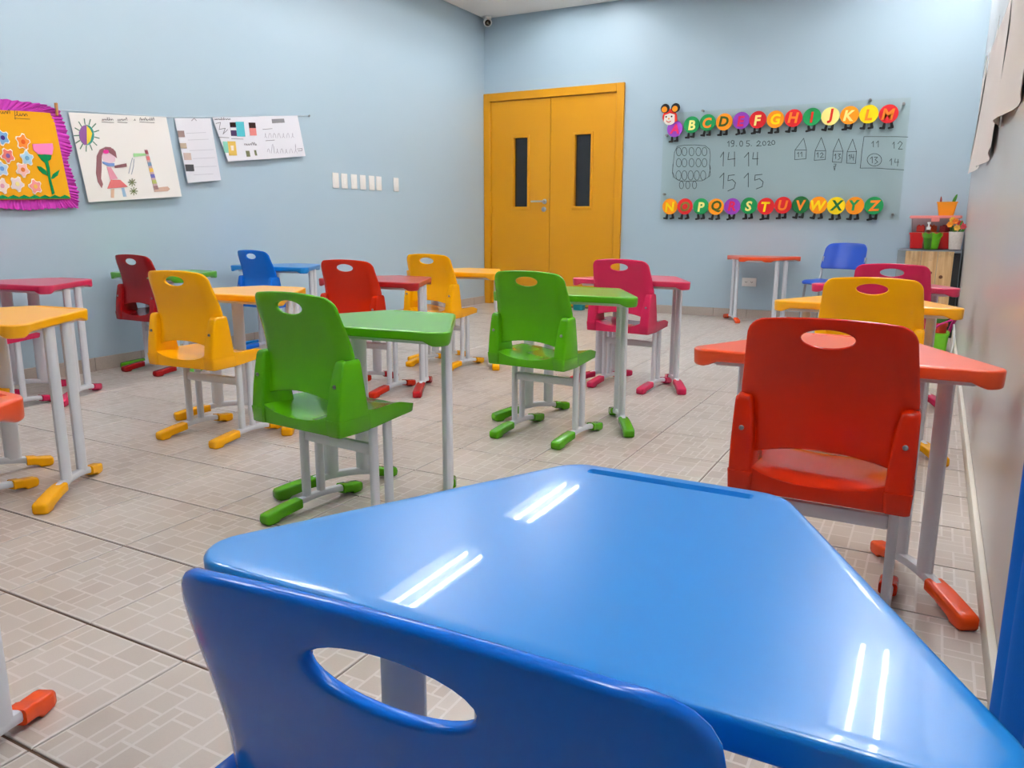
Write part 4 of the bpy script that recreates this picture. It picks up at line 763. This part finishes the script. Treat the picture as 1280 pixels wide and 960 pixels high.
# printed sheets
t = thing('printed_list', 'narrow white printed sheet with four small photos, right of the crayon drawing', 'paper', (0, 0, 0))
so, dep = sheet(Q_list, .010, .028, paper2_m, 'paper', t, 6, 12, .010, 7)
for q, c in zip(PR['photo'], [(150, 130, 126), (168, 154, 138), (196, 176, 166), (78, 78, 80)]): patch(q, dep, crayon(c), 'small_photo', t)
lines(PR['lines'], dep, .003, crayon((196, 196, 204)), 'text_lines', t); lines(PR['crest'], dep, .006, crayon((170, 170, 174)), 'crest', t)
t = thing('worksheet', 'white worksheet with coloured cartoon children and a teal block', 'paper', (0, 0, 0))
so, dep = sheet(Q_masks, .012, .030, paper2_m, 'paper', t, 8, 8, .010, 9)
for key, c in (('kid', (82, 66, 100)), ('teal', (86, 182, 194)), ('girl', (222, 136, 130)), ('teal2', (130, 190, 170)), ('blonde', (222, 186, 96)), ('leafy', (120, 126, 96))):
    for q in PR[key]: patch(q, dep, crayon(c), 'picture_'+{'kid': 'boy', 'teal': 'block', 'girl': 'girl', 'teal2': 'plant', 'blonde': 'blond_girl', 'leafy': 'leaf'}[key], t)
for key, c, f in (('kid', (48, 34, 32), .32), ('girl', (56, 38, 36), .42)):
    A, B_, C_, D_ = [Vector(q) for q in PR[key][0]]; patch([tuple(A), tuple(B_), tuple(B_.lerp(C_, f)), tuple(A.lerp(D_, f))], dep, crayon(c), 'dark_hair', t, .002)
A, B_, C_, D_ = [Vector(q) for q in PR['kid'][0]]; patch([tuple(A.lerp(D_, .38)), tuple(B_.lerp(C_, .38)), tuple(B_.lerp(C_, .58)), tuple(A.lerp(D_, .58))], dep, crayon((230, 232, 236)), 'white_mask', t, .002)
A, B_, C_, D_ = [Vector(q) for q in PR['blonde'][0]]; patch([tuple(A.lerp(C_, .3)), tuple(B_.lerp(D_, .3)), tuple(C_.lerp(A, .35)), tuple(D_.lerp(B_, .35))], dep, crayon((240, 226, 210)), 'pale_face', t, .002)
for wl in PR['lines2']: lines([wl], dep, .0028, pencil, 'handwriting', t)
t = thing('worksheet', 'white worksheet with pencil scribbles and a grey tag, next to the nail', 'paper', (0, 0, 0))
so, dep = sheet(Q_sheet, .008, .024, paper2_m, 'paper', t, 8, 8, .010, 11)
patch(PR['tag'][0], dep, crayon((138, 138, 142)), 'grey_tag', t); 
for wl in PR['glyph']: lines([wl], dep, .0022, crayon((176, 170, 182)), 'pencil_letter', t)
for wl in PR['lines3']: lines([wl], dep, .0028, pencil, 'handwriting', t)

# ================================================================ white wall on the right: curling sheets and a blue curtain
wp_m = mat('paper_warm', (222, 214, 208), .8, .2, bump=.3, bscale=12)
def wall_sheet(label, y0, y1, z0, z1, seed, lift=.05):
    rn = random.Random(seed); b = nb(); nx, ny = 10, 10; G = []
    for side in (0, 1):
        row = []
        for j in range(ny+1):
            v = j/ny; row.append([])
            for i in range(nx+1):
                u = i/nx; off = .006+lift*(v**1.6)*(.55+.45*math.sin(seed+5.5*u))+.012*v*math.sin(9*u+seed*2)+.012*(1-v)*(math.sin(4*u+seed)+1)*.5
                row[-1].append(b.verts.new((XR-off-(.001 if side else 0), y0+(y1-y0)*u, z1+(z0-z1)*v+.03*math.sin(seed+2*u)*v)))
        G.append(row)
        for j in range(ny):
            for i in range(nx): b.faces.new((row[j][i], row[j][i+1], row[j+1][i+1], row[j+1][i]))
    def brd(row): return row[0]+[r[-1] for r in row[1:]]+row[-1][-2::-1]+[r[0] for r in row[-2:0:-1]]
    A, B_ = brd(G[0]), brd(G[1])
    for i in range(len(A)): b.faces.new((A[i], A[(i+1) % len(A)], B_[(i+1) % len(A)], B_[i]))
    t = thing('wall_paper_sheet', label, 'paper', (0, 0, 0), 0, 'curled sheets on the white wall')
    obj('paper', b, wp_m, t)
    return t
wall_sheet('curled paper on the white wall, farthest, beside the glass board', 6.1, 7.2, 1.27, 1.95, 1, .035)
wall_sheet('curled paper on the white wall, second from the back corner', 5.0, 6.0, 1.22, 1.93, 2.2, .04)
wall_sheet('curled paper on the white wall, third from the back corner', 4.05, 4.95, 1.20, 1.85, 3.1, .03)
wall_sheet('curled paper on the white wall at the upper right picture edge', 2.75, 3.95, 1.27, 1.95, 4.4, .03)
cloth_m = mat('curtain_blue_cotton', (4, 92, 182), .85, .15, var=.08, vscale=12, bump=.2, bscale=500)
b = nb(); NU, NV = 40, 24; G = []
for side in (0, 1):
    row = []
    for j in range(NV+1):
        v = j/NV; row.append([])
        for i in range(NU+1):
            u = i/NU; yy = .78+.44*u; z = .21+1.62*(1-v)+(.03*math.sin(u*16+1)+.02*math.sin(u*29))*v**6
            x = .139+.016*math.sin(u*21+.6*math.sin(3*v)*(1-u))+.006*math.sin(7*v+9*u)*(1-u)
            row[-1].append(b.verts.new((min(x, XR-.006)+(.003 if side else 0), yy+.012*math.sin(5*v)*u*(1-u), z)))
    G.append(row)
    for j in range(NV):
        for i in range(NU): b.faces.new((row[j][i], row[j][i+1], row[j+1][i+1], row[j+1][i]))
def brd(row): return row[0]+[r[-1] for r in row[1:]]+row[-1][-2::-1]+[r[0] for r in row[-2:0:-1]]
A, B_ = brd(G[0]), brd(G[1])
for i in range(len(A)): b.faces.new((A[i], A[(i+1) % len(A)], B_[(i+1) % len(A)], B_[i]))
t = thing('curtain', 'royal blue cloth curtain hanging at the lower right picture edge', 'curtain', (0, 0, 0))
obj('cloth', b, cloth_m, t)
obj('curtain_rod', sweep(nb(), [(.142, .72, 1.85), (.142, 1.28, 1.85)], circ(.009, 10)), steel_m, t)
for y in (.74, 1.26): obj('rod_bracket', bbox((.142, y-.008, 1.84), (XR, y+.008, 1.86), .002, 1), steel_m, t)

# ================================================================ back right corner
pine_m = bpy.data.materials.new('pine_boards'); pine_m.use_nodes = True
nt = pine_m.node_tree; bs = nt.nodes['Principled BSDF']; tc = nt.nodes.new('ShaderNodeTexCoord'); mp = nt.nodes.new('ShaderNodeMapping'); mp.inputs['Scale'].default_value = (14, 14, 1.2)
wv = nt.nodes.new('ShaderNodeTexNoise'); wv.inputs['Scale'].default_value = 3; wv.inputs['Detail'].default_value = 6
cr = nt.nodes.new('ShaderNodeValToRGB'); cr.color_ramp.elements[0].color = (*lin((196, 150, 100)), 1); cr.color_ramp.elements[1].color = (*lin((226, 190, 140)), 1); cr.color_ramp.elements[0].position = .35; cr.color_ramp.elements[1].position = .65
nt.links.new(tc.outputs['Object'], mp.inputs[0]); nt.links.new(mp.outputs[0], wv.inputs['Vector']); nt.links.new(wv.outputs['Fac'], cr.inputs[0]); nt.links.new(cr.outputs[0], bs.inputs['Base Color']); bs.inputs['Roughness'].default_value = .5
t = thing('pine_cabinet', 'pine board cabinet under plastic film in the back right corner', 'cabinet', (-.05, 7.15, 0))
CW = .225; yf = -.22
obj('back_carcass', bbox((-CW, yf+.02, .0), (CW-.005, .3, .672), .003, 1), mat('cabinet_grey', (130, 140, 146), .5), t)
for i in range(3):
    x0 = -CW+.06+i*.1125
    pb = obj('board', bbox((x0, yf, .02), (x0+.110, yf+.02, .665), .002, 1), pine_m, t)
    if i != 0:
        for kx, kz, kr in (((.075, .50, .011), (.03, .33, .008)) if i == 1 else ((.035, .47, .014), (.07, .25, .01))):
            obj('knot', lathe(nb(), [(kr, 0), (kr*.6, -.0012)], 10, (x0+kx, yf, kz), axis='y'), mat('pine_knot', (110, 66, 38), .6), pb)
obj('side_strip', bbox((CW-.058, yf-.004, 0), (CW-.012, yf+.02, .655), .002, 1), mat('strip_black', (24, 24, 26), .4), t)
film = thin_glass('clear_film', (.94, .95, .96), .10, 1.8); frn = random.Random(2)
b = nb(); N = 40; rows = []
prof = [(.30, .676), (.10, .677), (-.08, .678), (yf-.004, .677), (yf-.014, .665), (yf-.012, .645), (yf-.016, .625), (yf-.010, .602)]
for k, (py, pz) in enumerate(prof):
    r_ = []
    for i in range(N+1):
        u = i/N; wv_ = .012*math.sin(i*1.9+k*1.3)*(1 if k > 3 else .05)+(.010*math.sin(i*.8+k*2.2) if k > 3 else 0); dz = .025*math.sin(u*9+1)*(1 if k == 7 else .4 if k == 6 else 0)
        r_.append(b.verts.new((-CW-.01+u*(2*CW+.012), py-abs(wv_)-(frn.uniform(0, .010) if k > 3 else 0), pz+dz+(frn.uniform(-.006, .006) if k > 4 else 0))))
    rows.append(r_)
for A, B_ in zip(rows, rows[1:]):
    for i in range(N): b.faces.new((A[i], A[i+1], B_[i+1], B_[i]))
bmesh.ops.solidify(b, geom=b.faces[:], thickness=.0008)
f = tag(obj('plastic_film', b, film, smooth=False), 'crinkled clear plastic film draped over the pine cabinet top', 'plastic film'); f.location = (-.05, 7.15, 0.0015)
CT = .6795
def tub(bm, w0, d0, w1, d1, z0, z1, wall=.004, r=.02, n=4):
    """open tapered tub"""
    o0, o1 = rrect(w0, d0, r, n), rrect(w1, d1, r, n); i1, i0 = rrect(w1-2*wall, d1-2*wall, r*.9, n), rrect(w0-2*wall, d0-2*wall, r*.9, n)
    loft(bm, [[(*p, z0) for p in o0], [(*p, z1) for p in o1], [(*p, z1) for p in i1], [(*p, z0+wall) for p in i0]])
    return bm
RX, RYY = -.035, 7.30
t = thing('storage_box', 'opaque red plastic box under the pink box on the cabinet', 'box', (RX, RYY, CT))
red_m = mat('tub_red', (206, 24, 28), .35, .5)
obj('body', tub(nb(), .325, .24, .345, .26, 0, .118), red_m, t)
obj('rim', tub(nb(), .352, .268, .356, .272, .112, .124, .014), red_m, t)
t = thing('storage_box', 'translucent pink lidded box standing on the red box', 'box', (RX, RYY, CT+.1255))
pink_t = thin_glass('tub_pink_clear', (.985, .86, .84), .08); pink_l = mat('lid_pink', (236, 140, 136), .35, .5)
obj('body', tub(nb(), .328, .245, .348, .262, 0, .118), pink_t, t)
ld = obj('lid', prism(nb(), rrect(.372, .286, .02, 4), .112, .134, 'z', .004, 2), pink_l, t)
obj('latch', bbox((-.03, -.15, .085), (.03, -.142, .125), .003, 1), pink_l, ld)
for k, (x, y, c) in enumerate(((-.10, -.03, (206, 60, 50)), (-.02, .02, (230, 120, 60)), (.07, -.02, (150, 40, 50)), (.11, .05, (60, 70, 80)))):
    it = thing('toy_block', ['red toy brick inside the pink box, leftmost', 'orange toy brick inside the pink box', 'dark red toy brick inside the pink box', 'grey toy brick inside the pink box, rightmost'][k], 'toy', (RX+x, RYY+y, CT+.1255+.0045), k*.5)
    obj('block', bbox((-.03, -.025, 0), (.03, .025, .05), .004, 1), mat('toy_%d' % k, c, .4), it)
    b = nb()
    for sx in (-.014, .014): lathe(b, [(.008, .05), (.008, .058)], 10, (sx, 0, 0))
    obj('stud', b, mat('toy_%d' % k, c, .4), it)
# planter with two sprouts on the lid
t = thing('planter', 'yellow-orange planter with two green sprouts on the pink box lid', 'planter', (.035, 7.27, CT+.1255+.1345))
obj('pot', tub(nb(), .105, .08, .145, .10, 0, .105, .004, .012), mat('pot_amber', (236, 150, 16), .4, .5), t)
obj('pot_rim', tub(nb(), .150, .106, .152, .108, .098, .107, .008, .012), mat('pot_amber', (236, 150, 16), .4, .5), t)
obj('soil', prism(nb(), rrect(.128, .086, .012, 4), .085, .09), mat('soil', (70, 46, 34), .95, var=.3, vscale=60), t)
leaf_m = mat('leaf_green', (60, 130, 40), .45, .4, var=.2, vscale=30)
def leaf(bm, base, tip, wd, bend=.01):
    B0, T = Vector(base), Vector(tip); d = T-B0; s = d.cross(Vector((0, 1, .2))).normalized(); secs = []
    for i in range(7):
        k = i/6; c = B0+d*k+Vector((0, -bend*math.sin(PI*k), 0)); w_ = wd*math.sin(PI*min(1, k*.9+.06))**.8+.0008
        secs.append([c+s*w_, c+Vector((0, -.002, 0)), c-s*w_, c+Vector((0, .002, 0))])
    return loft(bm, secs)
obj('sprout_leaf', leaf(nb(), (.035, 0, .085), (.062, 0, .165), .011), leaf_m, t)
obj('sprout_leaf', leaf(nb(), (-.045, 0, .085), (-.048, 0, .150), .007), mat('leaf_red', (150, 60, 50), .5), t)
# green bucket, pump bottle, flower cup in front of the boxes
t = thing('bucket', 'lime green bucket with scalloped rim before the red box', 'bucket', (-.045, 7.085, CT))
lime = mat('lime_plastic', (110, 196, 20), .35, .5)
b = nb(); n = 32; prof = [(.048, 0), (.066, .112), (.073, .122), (.070, .122), (.062, .110), (.045, .004)]
rings = []
for k, (r_, h) in enumerate(prof):
    rings.append([(r_*math.cos(2*PI*i/n), r_*math.sin(2*PI*i/n), h+(.006*math.cos(8*2*PI*i/n) if k in (2, 3) else 0)) for i in range(n)])
obj('body', loft(b, rings), lime, t)
hd = [(.071*math.cos(a), -.02-.035*math.sin(a), .115-.05*math.sin(a)) for a in [PI*i/14 for i in range(15)]]
obj('handle', sweep(nb(), hd, circ(.0025, 6), up=(0, 1, .3)), lime, t)
t = thing('pump_bottle', 'clear pump bottle with white nozzle before the lime bucket', 'bottle', (-.075, 6.966, CT))
obj('bottle', lathe(nb(), [(.028, 0), (.032, .004), (.032, .115), (.026, .135), (.014, .148), (.014, .158), (.012, .158), (.012, .148), (.024, .133), (.0305, .114), (.0305, .006)], 20, cap=True), thin_glass('bottle_clear', (.92, .95, .92), .05), t)
obj('liquid', lathe(nb(), [(.029, .0065), (.0298, .01), (.0298, .085)], 20), thin_glass('gel_clear', (.80, .88, .78), .05), t)
b = lathe(nb(), [(.016, .150), (.016, .172), (.006, .174), (.006, .196), (.012, .197), (.012, .208)], 14); box(b, (-.006, -.042, .198), (.006, 0, .207), .002, 1)
obj('pump_head', b, wp, t)
t = thing('flower_cup', 'white patterned cup with small artificial flowers against the white wall', 'cup', (.118, 7.03, CT))
cup_m = mat('cup_patterned', (222, 212, 204), .5, .4, var=.22, vscale=70)
obj('cup', tub(nb(), .082, .082, .104, .104, 0, .135, .003, .03), cup_m, t)
fl = [((-.05, -.01, .19), (240, 150, 20)), ((-.015, -.02, .215), (236, 120, 30)), ((.02, .0, .20), (206, 50, 50)), ((.04, -.02, .175), (216, 70, 80)), ((0, -.03, .165), (226, 170, 60)), ((-.035, .02, .225), (240, 190, 60))]
for k, (p, c) in enumerate(fl):
    st = obj('stem', sweep(nb(), [(p[0]*.3, p[1]*.3, .02), (p[0]*.7, p[1]*.7, .12), p], circ(.0018, 6), up=(0, 1, 0)), leaf_m, t)
    b = nb()
    for q in range(6):
        a = 2*PI*q/6+k; leaf(b, p, (p[0]+.024*math.cos(a), p[1]-.008, p[2]+.024*math.sin(a)), .010, .004)
    obj('blossom', b, mat('petal_%d' % k, c, .6), st)
for k, (x, z) in enumerate(((.055, .165), (-.02, .175), (.03, .22))): obj('leaf', leaf(nb(), (x*.4, -.01, .12), (x, -.025, z), .010), leaf_m, t)
# basket on the floor with a pot inside
t = thing('basket', 'lime green basket with magenta handle on the floor by the white wall', 'basket', (.070, 6.15, 0))
obj('body', tub(nb(), .10, .20, .115, .23, .003, .135, .004, .02), lime, t)
obj('rim', tub(nb(), .121, .236, .123, .238, .125, .138, .008, .02), lime, t)
hp = [(-.045, -.07, .125), (-.040, -.078, .145), (-.028, -.084, .172), (-.004, -.086, .198), (.030, -.08, .216), (.062, -.06, .230), (.088, -.02, .238), (.090, .04, .226), (.075, .08, .19), (.058, .09, .125)]
obj('handle', sweep(nb(), hp, rrect(.022, .010, .004, 2), up=(0, .3, 1)), mat('handle_magenta', (222, 30, 140), .35), t)
t = thing('flower_pot', 'terracotta red pot standing inside the lime basket', 'pot', (.070, 6.15, .0075))
obj('pot', lathe(nb(), [(.036, 0), (.044, .17), (.049, .17), (.049, .195), (.044, .195), (.038, .165), (.032, .005)], 20, cap=True), mat('terracotta_red', (196, 44, 20), .6), t)
obj('plant_leaf', leaf(nb(), (0, 0, .15), (-.02, 0, .27), .02), leaf_m, t); obj('plant_leaf', leaf(nb(), (.01, 0, .15), (.03, -.01, .26), .018), leaf_m, t)
tag(obj('cable', sweep(nb(), [(.150, 6.02, .21), (.158, 6.0, .16), (.160, 5.98, .09), (.152, 5.96, .02), (.12, 5.9, .006), (.1, 5.75, .006)], circ(.006, 8), up=(0, 1, 0)), wp), 'white cable running down the white wall beside the lime basket', 'cable')
# blue stacking chair by the back wall
t = thing('stacking_chair', 'royal blue stacking chair with grey tube legs against the back wall', 'chair', (-.735, 6.93, 0), R(162))
sb = mat('stack_chair_blue', (0, 66, 172), .35, .5); tube_g = mat('tube_grey', (150, 152, 156), .35, .5, .6)
poly = round_poly([(-.18, -.16), (.18, -.16), (.19, .19), (-.19, .19)], [.05]*4, 6)
obj('seat', plate(poly, [], .03, lambda x, y: (x, y, .418-.012*(1-(x/.19)**2)-.016*smooth01((y-.1)/.09)), lambda x, y: (x*.98, y*.98, .398-.012*smooth01((y-.1)/.09)), .006, 3), sb, t)
poly = round_poly([(-.185, .50), (.185, .50), (.172, .705), (-.172, .705)], [.025, .025, .05, .05], 6)
yb_ = lambda x, z: -.20-.10*(z-.5)/.2*.6+.05*(x/.19)**2
obj('backrest', plate(poly, [], .025, lambda x, z: (x, yb_(x, z)+.006, z+.012*(1-(x/.18)**2)*(z > .65)), lambda x, z: (x, yb_(x, z)-.006, z+.012*(1-(x/.18)**2)*(z > .65)), .004, 3), sb, t)
for s in (-1, 1):
    obj('back_post', sweep(nb(), [(s*.175, -.12, .39), (s*.178, -.165, .44), (s*.178, -.168, .52), (s*.176, -.19, .60)], circ(.010, 8), up=(1, 0, 0)), tube_g, t)
    for y0, y1 in ((.13, .17), (-.12, -.19)): obj('leg', sweep(nb(), [(s*.165, y0, .395), (s*.185, y1, 0.0)], circ(.010, 8), up=(1, 0, 0)), tube_g, t)
    obj('seat_rail', sweep(nb(), [(s*.165, -.13, .388), (s*.165, .15, .388)], circ(.010, 8), up=(0, 0, 1)), tube_g, t)
obj('stretcher', sweep(nb(), [(-.17, .14, .24), (.17, .14, .24)], circ(.007, 8)), tube_g, t)
# teal bin by the door
t = thing('waste_bin', 'small teal bin on the floor at the foot of the amber door', 'bin', (-3.17, 7.33, 0))
teal = mat('bin_teal', (0, 122, 128), .45)
obj('body', tub(nb(), .10, .10, .13, .13, .002, .18, .003, .025), teal, t); obj('rim', tub(nb(), .136, .136, .138, .138, .170, .183, .006, .025), teal, t)
